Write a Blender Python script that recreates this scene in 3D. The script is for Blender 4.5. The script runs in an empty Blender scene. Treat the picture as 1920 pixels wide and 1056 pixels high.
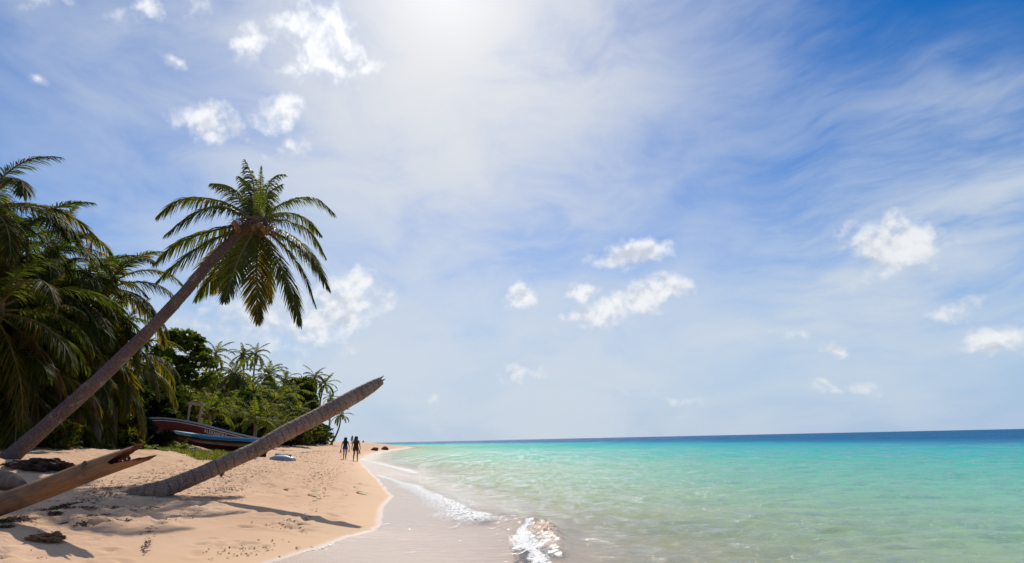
import bpy, bmesh, math, random
import numpy as np
from mathutils import Vector, Matrix, Euler
random.seed(7); np.random.seed(7)
SC = bpy.context.scene
COL = SC.collection
R = math.radians

# ------------------------------------------------------------------ camera
FPX = 1066.7; CAMZ = 1.4
ROLL = math.atan(26.0/1230.0)
PITCH = math.atan(296.5*math.cos(ROLL)/FPX)
_R0 = Vector((1,0,0)); _U0 = Vector((0,-math.sin(PITCH),math.cos(PITCH))); _F = Vector((0,math.cos(PITCH),math.sin(PITCH)))
_RC = math.cos(ROLL)*_R0 - math.sin(ROLL)*_U0
_UC = math.sin(ROLL)*_R0 + math.cos(ROLL)*_U0
CAM = Vector((0,0,CAMZ))
cd = bpy.data.cameras.new('camera'); cam = bpy.data.objects.new('camera', cd); COL.objects.link(cam)
cd.sensor_width = 36; cd.lens = 20.0; cd.clip_start = 0.05; cd.clip_end = 60000
m = Matrix((( _RC.x,_UC.x,-_F.x,0),(_RC.y,_UC.y,-_F.y,0),(_RC.z,_UC.z,-_F.z,CAMZ),(0,0,0,1)))
cam.matrix_world = m
SC.camera = cam
def ray(u, v):
    return (_RC*((u-960)/FPX) + _UC*((528-v)/FPX) + _F).normalized()
def at(u, v, Y):
    """point of the photograph's sight line at distance Y in front of the camera"""
    d = ray(u, v); return CAM + d*(Y/d.y)
def onz(u, v, z):
    d = ray(u, v); return CAM + d*((z-CAMZ)/d.z)
SUN_DIR = ray(836, -42)
SUN_EL = math.asin(SUN_DIR.z); SUN_AZ = math.atan2(SUN_DIR.x, SUN_DIR.y)

# ------------------------------------------------------------------ numpy noise
def _hash(ix, iy, seed):
    h = (ix.astype(np.int64)*374761393 + iy.astype(np.int64)*668265263 + seed*974634777) & 0xffffffff
    h = ((h ^ (h >> 13))*1274126177) & 0xffffffff
    h = (h ^ (h >> 16)) & 0xffff
    return h/65535.0
def vnoise(x, y, seed=0):
    x = np.asarray(x, float); y = np.asarray(y, float)
    ix = np.floor(x); iy = np.floor(y); fx = x-ix; fy = y-iy
    fx = fx*fx*fx*(fx*(fx*6-15)+10); fy = fy*fy*fy*(fy*(fy*6-15)+10)
    ix = ix.astype(np.int64); iy = iy.astype(np.int64)
    a = _hash(ix,iy,seed); b = _hash(ix+1,iy,seed); c = _hash(ix,iy+1,seed); d = _hash(ix+1,iy+1,seed)
    return (a*(1-fx)+b*fx)*(1-fy) + (c*(1-fx)+d*fx)*fy - 0.5
def fbm(x, y, seed=0, oct=4, gain=.5):
    s = 0; a = 1.0
    for o in range(oct):
        s = s + a*vnoise(x*2**o+17.3*o, y*2**o-9.1*o, seed+o*13); a *= gain
    return s
def sstep(a, b, x):
    t = np.clip((np.asarray(x, float)-a)/(b-a), 0, 1); return t*t*(3-2*t)

# ------------------------------------------------------------------ object helpers
def setp(o, label=None, cat=None, group=None, kind=None):
    if label: o['label'] = label
    if cat: o['category'] = cat
    if group: o['group'] = group
    if kind: o['kind'] = kind
    return o
def thing(name, label, cat, loc=(0,0,0), group=None):
    o = bpy.data.objects.new(name, None); COL.objects.link(o); o.location = loc
    o.empty_display_size = .2
    return setp(o, label, cat, group)
def link(name, mesh, parent=None, mats=None):
    o = bpy.data.objects.new(name, mesh); COL.objects.link(o)
    if parent is not None: o.parent = parent
    if mats is not None:
        for mm in (mats if isinstance(mats,(list,tuple)) else [mats]): mesh.materials.append(mm)
    return o
def np_mesh(name, V, F, smooth=True, attrs=None, matidx=None, mat=None):
    """V (n,3) array, F (k,4) or (k,3) int array"""
    V = np.asarray(V, np.float32); F = np.asarray(F, np.int32); n = F.shape[1]
    me = bpy.data.meshes.new(name)
    me.vertices.add(len(V)); me.vertices.foreach_set('co', V.ravel())
    me.loops.add(F.size); me.loops.foreach_set('vertex_index', F.ravel())
    me.polygons.add(len(F)); me.polygons.foreach_set('loop_start', np.arange(len(F), dtype=np.int32)*n)
    me.polygons.foreach_set('loop_total', np.full(len(F), n, np.int32))
    me.polygons.foreach_set('use_smooth', np.full(len(F), smooth, bool))
    if matidx is not None: me.polygons.foreach_set('material_index', np.asarray(matidx, np.int32))
    for k, a in (attrs or {}).items():
        at_ = me.attributes.new(k, 'FLOAT', 'POINT'); at_.data.foreach_set('value', np.asarray(a, np.float32).ravel())
    me.update(calc_edges=True)
    if mat is not None:
        for mm in (mat if isinstance(mat,(list,tuple)) else [mat]): me.materials.append(mm)
    return me
def grid_faces(nr, nc):
    i = np.arange((nr-1)*(nc-1)); r = i//(nc-1); c = i%(nc-1); a = r*nc+c
    return np.stack([a, a+1, a+nc+1, a+nc], 1)

# ------------------------------------------------------------------ node helpers
class NT:
    def __init__(s, tree): s.t = tree; s.n = tree.nodes; s.l = tree.links; s.n.clear()
    def add(s, typ, **kw):
        n = s.n.new(typ)
        for k, v in kw.items(): setattr(n, k, v)
        return n
    def put(s, sock, v):
        if hasattr(v, 'is_output'): s.l.new(v, sock)
        elif isinstance(v, (int, float)):
            try: sock.default_value = v
            except (TypeError, ValueError): sock.default_value = (v,)*len(sock.default_value)
        else:
            v = tuple(v)
            if len(sock.default_value) == 4 and len(v) == 3: v = v+(1,)
            sock.default_value = v
    def math(s, op, a, b=0.0, c=0.0, clamp=False):
        n = s.add('ShaderNodeMath', operation=op, use_clamp=clamp)
        s.put(n.inputs[0], a); s.put(n.inputs[1], b); s.put(n.inputs[2], c); return n.outputs[0]
    def vmath(s, op, a, b=(0,0,0)):
        n = s.add('ShaderNodeVectorMath', operation=op); s.put(n.inputs[0], a)
        if op == 'SCALE': s.put(n.inputs['Scale'], b)
        else: s.put(n.inputs[1], b)
        return n.outputs['Value'] if op in ('DOT_PRODUCT','LENGTH','DISTANCE') else n.outputs[0]
    def mix(s, f, a, b, blend='MIX', clamp=True):
        n = s.add('ShaderNodeMix', data_type='RGBA', blend_type=blend, clamp_factor=clamp)
        s.put(n.inputs[0], f); s.put(n.inputs[6], a); s.put(n.inputs[7], b); return n.outputs[2]
    def noise(s, vec=None, scale=5, detail=4, rough=.5, dist=0, typ='FBM', out=0):
        n = s.add('ShaderNodeTexNoise')
        if vec is not None: s.put(n.inputs['Vector'], vec)
        s.put(n.inputs['Scale'], scale); s.put(n.inputs['Detail'], detail); s.put(n.inputs['Roughness'], rough); s.put(n.inputs['Distortion'], dist)
        return n.outputs[out]
    def range(s, v, a, b, c=0.0, d=1.0, smooth=True):
        n = s.add('ShaderNodeMapRange', interpolation_type='SMOOTHSTEP' if smooth else 'LINEAR')
        s.put(n.inputs[0], v); s.put(n.inputs[1], a); s.put(n.inputs[2], b); s.put(n.inputs[3], c); s.put(n.inputs[4], d); return n.outputs[0]
    def ramp(s, v, stops, interp='LINEAR'):
        n = s.add('ShaderNodeValToRGB'); s.put(n.inputs[0], v); cr = n.color_ramp; cr.interpolation = interp
        while len(cr.elements) < len(stops): cr.elements.new(.5)
        for e, (p, c) in zip(cr.elements, stops): e.position = p; e.color = tuple(c)+(1,) if len(c)==3 else c
        return n.outputs[0]
    def attr(s, name):
        return s.add('ShaderNodeAttribute', attribute_name=name).outputs['Fac']
    def mapping(s, vec, loc=(0,0,0), rot=(0,0,0), scale=(1,1,1), typ='POINT'):
        n = s.add('ShaderNodeMapping', vector_type=typ); s.put(n.inputs[0], vec)
        n.inputs[1].default_value = loc; n.inputs[2].default_value = rot; n.inputs[3].default_value = scale; return n.outputs[0]
    def bump(s, h, strength=.5, dist=.01, normal=None):
        n = s.add('ShaderNodeBump'); s.put(n.inputs['Height'], h); s.put(n.inputs['Strength'], strength); s.put(n.inputs['Distance'], dist)
        if normal is not None: s.put(n.inputs['Normal'], normal)
        return n.outputs[0]
def new_mat(name):
    mt = bpy.data.materials.new(name); mt.use_nodes = True; t = NT(mt.node_tree)
    return mt, t
def out(t, shader):
    o = t.add('ShaderNodeOutputMaterial'); t.l.new(shader, o.inputs['Surface'])
def pbr(t, color, rough=.6, normal=None, spec=.5, metallic=0.0):
    n = t.add('ShaderNodeBsdfPrincipled'); t.put(n.inputs['Base Color'], color); t.put(n.inputs['Roughness'], rough)
    t.put(n.inputs['Specular IOR Level'], spec); t.put(n.inputs['Metallic'], metallic)
    if normal is not None: t.put(n.inputs['Normal'], normal)
    return n
# ------------------------------------------------------------------ sky and sun
def azel(u, v):
    d = ray(u, v); return Vector((math.atan2(d.x, d.y), math.asin(d.z)))
W = bpy.data.worlds.new('World'); SC.world = W; W.use_nodes = True
t = NT(W.node_tree)
tc = t.add('ShaderNodeTexCoord')
D = t.vmath('NORMALIZE', tc.outputs['Generated'])
sky = t.add('ShaderNodeTexSky', sky_type='NISHITA', sun_disc=False)
sky.sun_elevation = SUN_EL; sky.sun_rotation = SUN_AZ
sky.air_density = 1.0; sky.dust_density = 0.25; sky.ozone_density = 3.5; sky.altitude = 0
SKY_STRENGTH = 0.10
sx = t.add('ShaderNodeSeparateXYZ'); t.put(sx.inputs[0], D)
az = t.math('ARCTAN2', sx.outputs[0], sx.outputs[1]); el = t.math('ARCSINE', sx.outputs[2])
cmb = t.add('ShaderNodeCombineXYZ'); t.put(cmb.inputs[0], az); t.put(cmb.inputs[1], el)
AE = cmb.outputs[0]
def warp(vec, scale, amp, detail=3):
    n = t.noise(vec, scale, detail, .55, out=1)
    return t.vmath('ADD', vec, t.vmath('SCALE', t.vmath('SUBTRACT', n, (.5,.5,.5)), amp))
AEflat = AE
AEw = warp(AE, 4.0, .10, 2); AEw2 = warp(warp(AE, 9.0, .05, 2), 34.0, .022, 4)
def blob(vec, u, v, ru, rv, rot=0, kind='QUADRATIC_SPHERE'):
    """soft ellipse fixed in the sky's azimuth/elevation, sized in hundredths of the lens's field"""
    c = azel(u, v); a = R(rot)
    e1 = azel(u+ru*math.cos(a), v-ru*math.sin(a))-c; e2 = azel(u+rv*math.sin(a), v+rv*math.cos(a))-c
    mp = t.mapping(vec, (c.x,c.y,0), (0,0,math.atan2(e1.y,e1.x)), (e1.length, e2.length, 1), 'TEXTURE')
    g = t.add('ShaderNodeTexGradient', gradient_type=kind); t.put(g.inputs[0], mp); return g.outputs['Fac']
def acc(items):
    s = None
    for vec, k, args in items:
        b = blob(vec, *args); b = t.math('MULTIPLY', b, k)
        s = b if s is None else t.math('ADD', s, b)
    return s
# thin high cloud veil: optical thickness fitted through whiteness values over the sky dome
TAB = {
 -120: [(-150,.30),(250,.45),(560,.80),(870,.97),(1150,.70),(1400,.25),(1700,.0),(2100,.0)],
 40: [(-150,.28),(50,.42),(300,.54),(500,.70),(700,.90),(870,.97),(1050,.82),(1250,.58),(1420,.28),(1620,.03),(1850,.0),(2100,.0)],
 200: [(-150,.22),(50,.38),(300,.54),(500,.76),(700,.90),(900,.95),(1090,.82),(1250,.56),(1420,.34),(1620,.26),(1850,.42),(2100,.30)],
 340: [(-150,.20),(50,.32),(300,.48),(500,.70),(700,.85),(900,.92),(1020,.82),(1140,.58),(1300,.42),(1500,.32),(1720,.46),(1900,.60),(2100,.5)],
 470: [(-150,.35),(50,.44),(300,.62),(500,.72),(700,.78),(880,.72),(1020,.58),(1160,.56),(1350,.50),(1600,.68),(1900,.58),(2100,.4)],
 590: [(-150,.6),(150,.66),(450,.76),(700,.82),(960,.82),(1200,.76),(1420,.66),(1620,.74),(1820,.66),(2100,.5)],
 700: [(-150,.8),(200,.8),(500,.84),(760,.86),(1000,.86),(1250,.86),(1500,.82),(1700,.74),(1900,.36),(2100,.3)],
 800: [(-150,.8),(200,.8),(500,.82),(760,.82),(1000,.80),(1250,.74),(1500,.66),(1750,.55),(1920,.46),(2150,.4)],
}
def project(p):
    d = Vector(p)-CAM; z = d.dot(_F)
    return 960+FPX*d.dot(_RC)/z, 528-FPX*d.dot(_UC)/z, z
def white(a_, e_):
    d = Vector((math.sin(a_)*math.cos(e_), math.cos(a_)*math.cos(e_), math.sin(e_)))
    u, v, z = project(CAM+d)
    if z < .15 or abs(u-960) > 2600: return .35 if e_ > .3 else .7
    ks = sorted(TAB); v = min(max(v, ks[0]), ks[-1])
    def row(k): xs, ws = zip(*TAB[k]); return float(np.interp(u, xs, ws))
    i = max(j for j in range(len(ks)) if ks[j] <= v); i = min(i, len(ks)-2); f = (v-ks[i])/(ks[i+1]-ks[i]); f = f*f*(3-2*f)
    return row(ks[i])*(1-f)+row(ks[i+1])*f
ELS = [.0,.06,.13,.21,.30,.39,.48,.57,.67,.80,1.1,1.5]
NA = 25; A0, A1 = -1.15, 1.15
sxy = t.add('ShaderNodeSeparateXYZ'); t.put(sxy.inputs[0], AEw)
azn = t.math('DIVIDE', t.math('SUBTRACT', sxy.outputs[0], A0), A1-A0, clamp=True)
tau = None
for j, e_ in enumerate(ELS):
    st_ = [(k/(NA-1), (white(A0+(A1-A0)*k/(NA-1), e_),)*3) for k in range(NA)]
    row_ = t.ramp(azn, st_, 'B_SPLINE')
    if j == 0: tau = row_
    else: tau = t.mix(t.range(sxy.outputs[1], ELS[j-1], e_), tau, row_)
tau = t.math('MULTIPLY', t.math('LOGARITHM', t.math('SUBTRACT', 1.0, t.math('MINIMUM', tau, .97)), math.e), -1.0)
# streaky cirrus towards the right, combed along one direction
stn = t.noise(t.mapping(AEw, (0,0,0), (0,0,R(-27)), (1.0,3.6,1)), 4.2, 8, .60, .12)
stn2 = t.noise(t.mapping(AEw, (3,1,0), (0,0,R(-36)), (1.0,4.6,1)), 10, 7, .60, .1)
stm = t.range(t.math('ADD', t.math('MULTIPLY', stn, .62), t.math('MULTIPLY', stn2, .38)), .34, .68, .50, 1.50)
vn = t.noise(t.mapping(AEw, (0,2,0), (0,0,R(-40)), (1,2.0,1)), 4.0, 7, .60, .4)
vmod = t.range(vn, .28, .72, .60, 1.45)
smod = t.mix(t.range(az, .22, .60), vmod, t.mix(t.range(el, .04, .16), vmod, stm))
stn3 = t.noise(t.mapping(AEw, (7,2,0), (0,0,R(-30)), (1.0,3.0,1)), 2.3, 5, .55, .1)
stm3 = t.range(t.math('ADD', t.math('MULTIPLY', stn3, .6), t.math('MULTIPLY', stn, .4)), .36, .62)
band = acc([(AEw, 1.5, (1640, 500, 560, 120, 27)), (AEw, 1.5, (1860, 400, 380, 150, 30)), (AEw, 1.0, (1760, 200, 330, 70, 14)), (AEw, .9, (1380, 640, 460, 90, 16)), (AEw, 1.0, (1860, 620, 330, 60, 10)), (AEw, .7, (1500, 735, 330, 36, 3)), (AEw, .35, (1270, 330, 260, 46, 42))])
tau = t.math('ADD', t.math('MULTIPLY', tau, smod), t.math('MULTIPLY', t.math('MULTIPLY', band, stm3), 1.0))
Wv = t.math('MAXIMUM', tau, 0.0)
Wv = t.math('SUBTRACT', 1.0, t.math('EXPONENT', t.math('MULTIPLY', Wv, -1.0)))
# angular distance to the sun: the veil scatters forward
cosg = t.vmath('DOT_PRODUCT', D, tuple(SUN_DIR))
g1 = t.math('POWER', t.math('MAXIMUM', cosg, 0.0), 9.0)
g2 = t.math('POWER', t.math('MAXIMUM', cosg, 0.0), 70.0)
g3 = t.math('POWER', t.math('MAXIMUM', cosg, 0.0), 320.0)
lum = t.math('ADD', t.math('ADD', t.math('MULTIPLY', g1, .07), .73), t.math('MULTIPLY', g2, .03))
veilcol = t.mix(t.math('MULTIPLY', g1, .9), (.86,.95,1.06), (1.0,1.0,1.01))
veilcol = t.vmath('SCALE', veilcol, lum)
hsv = t.add('ShaderNodeHueSaturation'); t.put(hsv.inputs['Saturation'], 1.75); t.put(hsv.inputs['Value'], 1.0)
t.put(hsv.inputs['Color'], t.vmath('SCALE', sky.outputs[0], SKY_STRENGTH))
base = t.vmath('MULTIPLY', hsv.outputs[0], (.70,.92,1.06))
base = t.mix(t.range(el, 0, .30, .9, 0), base, (.20,.40,.72))
c1 = t.mix(Wv, base, veilcol)
# cumulus: small, crisp, fixed in the sky
cum = [
    (600, 75, 105, 62, -35, 1.0), (560, 45, 70, 40, 0, .9), (630, 120, 90, 36, -10, .9), (560, 135, 60, 40, 0, .75), (460, 75, 50, 45, 60, .75),
    (265, 20, 70, 30, 10, .8), (370, 18, 36, 34, 70, .65), (80, 5, 65, 26, 0, .7), (320, 122, 42, 24, 0, .75), (75, 155, 38, 17, -15, .75),
    (390, 228, 72, 36, -8, .9), (440, 245, 44, 24, -20, .7), (525, 215, 62, 30, 8, .85), (555, 275, 60, 28, 15, .6),
    (1180, 478, 86, 26, 6, 1.0), (1205, 468, 44, 22, 0, .95), (980, 556, 44, 24, 18, .95), (1105, 545, 44, 20, 10, .85), (1215, 552, 90, 36, 6, 1.0), (1130, 580, 90, 30, 18, .95), (1250, 545, 40, 30, 0, .9),
    (1670, 455, 120, 60, 8, .95), (1700, 440, 80, 44, 0, .9), (1800, 575, 80, 26, 8, .7), (1870, 632, 90, 30, 6, .8), (1560, 660, 60, 26, 10, .65),
    (668, 522, 46, 30, 30, .95), (650, 575, 80, 66, 20, .95), (600, 595, 110, 76, 0, .85), (500, 600, 130, 60, 0, .72), (400, 610, 90, 46, 0, .65),
    (970, 705, 70, 22, 5, .65), (1050, 695, 60, 18, 5, .6), (810, 745, 46, 22, 0, .55), (1600, 730, 150, 18, 3, .6), (1860, 722, 60, 24, 10, .5), (1250, 745, 120, 20, 4, .5), (1140, 740, 90, 22, 0, .45), (1480,630,60,24,0,.5),
]
M = None; Ms = None
for (u, v, ru, rv, ro, k) in cum:
    b = t.math('MULTIPLY', blob(AEw2, u, v, ru*1.7, rv*1.8, ro, 'SPHERICAL'), k); M = b if M is None else t.math('MAXIMUM', M, b)
cn = t.noise(AEflat, 30, 6, .52, .15); cn2 = t.noise(AEflat, 13, 4, .55)
dens = t.math('ADD', M, t.math('ADD', t.math('MULTIPLY', t.math('SUBTRACT', cn, .5), .95), t.math('MULTIPLY', t.math('SUBTRACT', cn2, .5), .5)))
mask = t.math('MULTIPLY', t.range(dens, .36, .82), t.range(M, .02, .30))
cup = t.noise(t.vmath('ADD', AEflat, (0,.012,0)), 30, 4, .52, .15); cup2 = t.noise(t.vmath('ADD', AEflat, (0,.03,0)), 13, 3, .55)
cshade = t.math('ADD', t.math('MULTIPLY', t.math('SUBTRACT', cn, cup), 1.6), t.math('MULTIPLY', t.math('SUBTRACT', cn2, cup2), 1.3))
cshade = t.math('SUBTRACT', cshade, t.range(dens, .7, 1.2, 0, .28))
ccol = t.mix(t.range(cshade, -.42, .18), (.60,.64,.72), (.93,.94,.96))
ccol = t.vmath('SCALE', ccol, t.math('ADD', .95, t.math('MULTIPLY', g1, .25)))
c2 = t.mix(t.math('MULTIPLY', mask, .88), c1, ccol)
glow = t.math('ADD', t.math('MULTIPLY', g2, .05), t.math('MULTIPLY', g3, .11))
c3 = t.vmath('ADD', c2, t.vmath('SCALE', (1.0,.99,.97), glow))
bg = t.add('ShaderNodeBackground'); t.put(bg.inputs['Color'], c3); bg.inputs['Strength'].default_value = 1.0
ow = t.add('ShaderNodeOutputWorld'); t.l.new(bg.outputs[0], ow.inputs['Surface'])
W.cycles.sampling_method = 'MANUAL'; W.cycles.sample_map_resolution = 512

sd = bpy.data.lights.new('sun', 'SUN'); sd.energy = 4.1; sd.angle = R(0.53); sd.color = (1.0,.95,.87)
sun = bpy.data.objects.new('sun', sd); COL.objects.link(sun)
sun.rotation_euler = (-SUN_DIR).to_track_quat('-Z','Y').to_euler()
sun.location = (0,0,60)
SC.view_settings.view_transform = 'Standard'; SC.view_settings.look = 'None'
SC.view_settings.exposure = 0.0; SC.view_settings.gamma = 1.0
SC.cycles.max_bounces = 7; SC.cycles.diffuse_bounces = 3; SC.cycles.glossy_bounces = 3; SC.cycles.transmission_bounces = 4; SC.cycles.transparent_max_bounces = 8
SC.cycles.caustics_reflective = False; SC.cycles.caustics_refractive = False
SC.cycles.use_denoising = True
# ------------------------------------------------------------------ beach profile
def curve_from_px(pts, z):
    P = sorted([(p.y, p.x) for p in (onz(u, v, z) for u, v in pts)])
    return np.array([a for a, b in P]), np.array([b for a, b in P])
EY, EX = curve_from_px([(300,1150),(430,1085),(520,1056),(560,1043),(600,1030),(655,1010),(706,997),(719,985),(716,968),(726,950),(737,932),(724,915),(712,900),(694,886),(680,872),(674,864),(684,857),(700,850),(722,845.5)], .06)
EY = np.concatenate([[-60,-8,1.5], EY, [150,200,250,600,3000,45000]]); EX = np.concatenate([[3,-3.2,-3.0], EX, [-27,-39,-60,-260,-1400,-21000]])
EY, _ix = np.unique(EY, return_index=True); EX = EX[_ix]
def edge(Y):
    Y = np.asarray(Y, float)
    return np.interp(Y, EY, EX) + .06*vnoise(Y*1.3, Y*0, 5)*np.clip(Y/10,.5,6) + .03*vnoise(Y*5.1, Y*0, 9)
FY, FX = curve_from_px([(690,864),(722,873),(770,884),(742,903),(800,926),(850,950),(905,970),(965,988),(985,1000),(992,1025),(1012,1056)], .03)
def foamline(Y):
    return np.maximum(np.interp(Y, np.concatenate([[-10],FY,[70,3000,45000]]), np.concatenate([[0.3],FX,[-16.5,-1390,-20900]])), edge(Y)+.35)
PS = [-4000,-600,-140,-60,-25,-10,-5,-2.2,0,1,2,4,6,9,12,15,20,40,80,300,4000]
PZ = [-9,-8,-6,-3.2,-1.5,-.62,-.30,-.05,.06,.21,.38,.66,.89,1.19,1.43,1.62,1.72,2.3,3.5,6,8]
_ps = np.linspace(-200,100,6001); _pz = np.interp(_ps, PS, PZ); _k = np.hanning(41); _k /= _k.sum()
_pz[20:-20] = np.convolve(_pz, _k, 'same')[20:-20]
def prof(s):
    s = np.asarray(s, float)
    return np.where((s>-190)&(s<90), np.interp(s, _ps, _pz), np.interp(s, PS, PZ))
PITS = []
def footprints(px, z0, n, spread, r=.11, d=.028, seed=1):
    rr = random.Random(seed)
    for i in range(n):
        f = i/(n-1)*(len(px)-1); k = min(int(f), len(px)-2); f -= k
        u = px[k][0]*(1-f)+px[k+1][0]*f; v = px[k][1]*(1-f)+px[k+1][1]*f
        z = z0
        p = onz(u, v, z)
        for _ in range(4):
            z = float(prof(edge(p.y)-p.x)); p = onz(u, v, z)
        PITS.append((p.x+rr.uniform(-spread,spread)+(.12 if i%2 else -.12), p.y+rr.uniform(-spread,spread), r*rr.uniform(.8,1.2), d*rr.uniform(.6,1.2), rr.uniform(0,3.1)))
footprints([(640,868),(625,895),(600,925),(585,955),(560,1000)], .3, 44, .22, .10, .017)
footprints([(655,868),(648,905),(640,940),(630,960)], .2, 26, .12, .10, .022, 3)
footprints([(170,985),(195,1005),(215,1025),(205,1045)], .4, 12, .08, .07, .022, 5)
footprints([(250,975),(300,985),(340,970)], .4, 9, .1, .06, .018, 6)
footprints([(420,1020),(470,1025),(510,1020)], .2, 16, .14, .07, .02, 8)
footprints([(300,870),(380,880),(450,890),(540,880)], .8, 40, .5, .13, .04, 9)
footprints([(60,850),(160,860),(300,850),(420,850)], 1.2, 50, .8, .15, .05, 10)
footprints([(540,850),(590,850),(630,850)], .8, 50, 1.2, .16, .05, 12)
for i in range(1300):
    Y = random.uniform(5.5,46); s = random.uniform(2.6,13) if random.random()<.8 else random.uniform(.8,4)
    PITS.append((float(edge(Y))-s, Y, random.uniform(.07,.16), random.uniform(.015,.055), random.uniform(0,3.1)))
def height(X, Y, s, fine=True):
    z = prof(s)
    z = z + .16*fbm(X*.16, Y*.16, 3, 3)*sstep(2,8,s)
    if fine:
        dry = sstep(3.0,7.0,s)*.75+.25*sstep(1.5,3.0,s)
        z = z + dry*(.07*fbm(X*.75, Y*.75, 11, 4) + .075*np.abs(fbm(X*2.3, Y*2.0, 23, 3)))
        z = z + .004*fbm(X*6, Y*3, 31, 3)*sstep(.1,1.0,s) + .03*sstep(-8,-1,-np.abs(s))*0
    return z
def ground_z(x, y):
    s = edge(y)-x
    return float(height(np.array([x]), np.array([y]), np.array([s]))[0])
def ground_px(u, v):
    z = .6; p = onz(u, v, z) if v > 845 else at(u, v, 30)
    for _ in range(9):
        z = .4*z+.6*float(prof(edge(p.y)-p.x)); q = onz(u, v, min(z, CAMZ-.004))
        if q.y < 0 or q.y > 300: break
        p = q
    return Vector((p.x, p.y, ground_z(p.x, p.y)))

ys = [-60,-30,-15,-8,-4,-1.5,0,1,1.7]; y = 2.2
while y < 34: ys.append(y); y *= 1.0062
while y < 260: ys.append(y); y *= 1.016
while y < 12000: ys.append(y); y *= 1.12
YS = np.array(ys)
s_ = list(np.arange(-3.2, 15.5, .048)); a = 15.5; d = .06
while a < 60: s_.append(a); d *= 1.09; a += d
s_ += [70,90,130,200,400,1500,9000]
a = -3.2; d = .06; neg = []
while a > -60: d *= 1.12; a -= d; neg.append(a)
neg += [-120,-250,-700,-2500,-9000]
S = np.array(neg[::-1]+s_)
Yg, Sg = np.meshgrid(YS, S, indexing='ij'); Xg = edge(Yg)-Sg
Zg = height(Xg, Yg, Sg)
for (px_, py_, r_, d_, an) in PITS:
    if float(edge(py_))-px_ < .5: continue
    i0, i1 = np.searchsorted(YS, [py_-r_*3.2, py_+r_*3.2])
    if i1 <= i0: continue
    sc_ = float(edge(py_))-px_; j0, j1 = np.searchsorted(S, [sc_-r_*3.4, sc_+r_*3.4])
    if j1 <= j0: continue
    dx = Xg[i0:i1,j0:j1]-px_; dy = Yg[i0:i1,j0:j1]-py_
    a_ = dx*math.cos(an)+dy*math.sin(an); b_ = -dx*math.sin(an)+dy*math.cos(an)
    q = np.sqrt((a_/1.5)**2+(b_/.8)**2)/r_
    Zg[i0:i1,j0:j1] += d_*(-np.exp(-q**2*1.6) + .55*np.exp(-(q-1.35)**2*6))
Vs = np.stack([Xg,Yg,Zg], -1).reshape(-1,3)
mt_sand, t = new_mat('sand')
geo = t.add('ShaderNodeNewGeometry').outputs['Position']
s_at = t.attr('inland')
n1 = t.noise(geo, 1.1, 5, .6); n2 = t.noise(geo, 9, 5, .65); n3 = t.noise(geo, 140, 3, .7); n4 = t.noise(geo, 34, 4, .6)
dryc = t.mix(t.range(n1, .3, .7), (.63,.375,.212), (.70,.445,.272))
dryc = t.mix(t.math('MULTIPLY', t.range(n3, .3, .8), .35), dryc, (.48,.31,.19))
dryc = t.mix(t.math('MULTIPLY', t.range(n2, .55, .8), t.range(s_at, 1.5, 5., 0, .35)), dryc, (.40,.26,.165))
# bits of dark weed and leaf dust lie on the dry sand in patches
deb = t.math('MULTIPLY', t.range(t.noise(t.mapping(geo,(0,0,0),(0,0,.3),(1,1.8,1)), 17, 6, .72, .6), .56, .66), t.range(t.noise(geo, .55, 4, .6), .44, .60))
deb = t.math('MULTIPLY', deb, t.range(s_at, 2.6, 5.0))
dryc = t.mix(t.math('MULTIPLY', deb, .75), dryc, (.14,.08,.05))
wetness = t.range(t.math('ADD', s_at, t.math('MULTIPLY', t.math('SUBTRACT', n2, .5), .22)), -.01, .20, 1.0, 0.0)
damp = t.range(t.math('ADD', s_at, t.math('MULTIPLY', t.math('SUBTRACT', n1, .5), .8)), .1, 1.7, 1.0, 0.0)
c = t.mix(t.math('MULTIPLY', damp, .75), dryc, (.68,.425,.232))
c = t.mix(wetness, c, (.50,.365,.285))
rough = t.math('SUBTRACT', .92, t.math('ADD', t.math('MULTIPLY', wetness, .42), t.math('MULTIPLY', damp, .12)))
drym = t.range(s_at, .8, 3.5)
hgt = t.math('ADD', t.math('MULTIPLY', n3, .25), t.math('ADD', t.math('MULTIPLY', n4, 1.1), t.math('MULTIPLY', n2, 3.4)))
nb = t.bump(t.math('MULTIPLY', hgt, t.math('ADD', .05, t.math('MULTIPLY', drym, .95))), .8, .016)
p = pbr(t, c, rough, nb, .22); out(t, p.outputs[0])
sand = link('sand', np_mesh('sand', Vs, grid_faces(len(YS), len(S))[:, ::-1], True, {'inland': Sg.ravel()}), None, mt_sand)
setp(sand, kind='structure')

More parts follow.
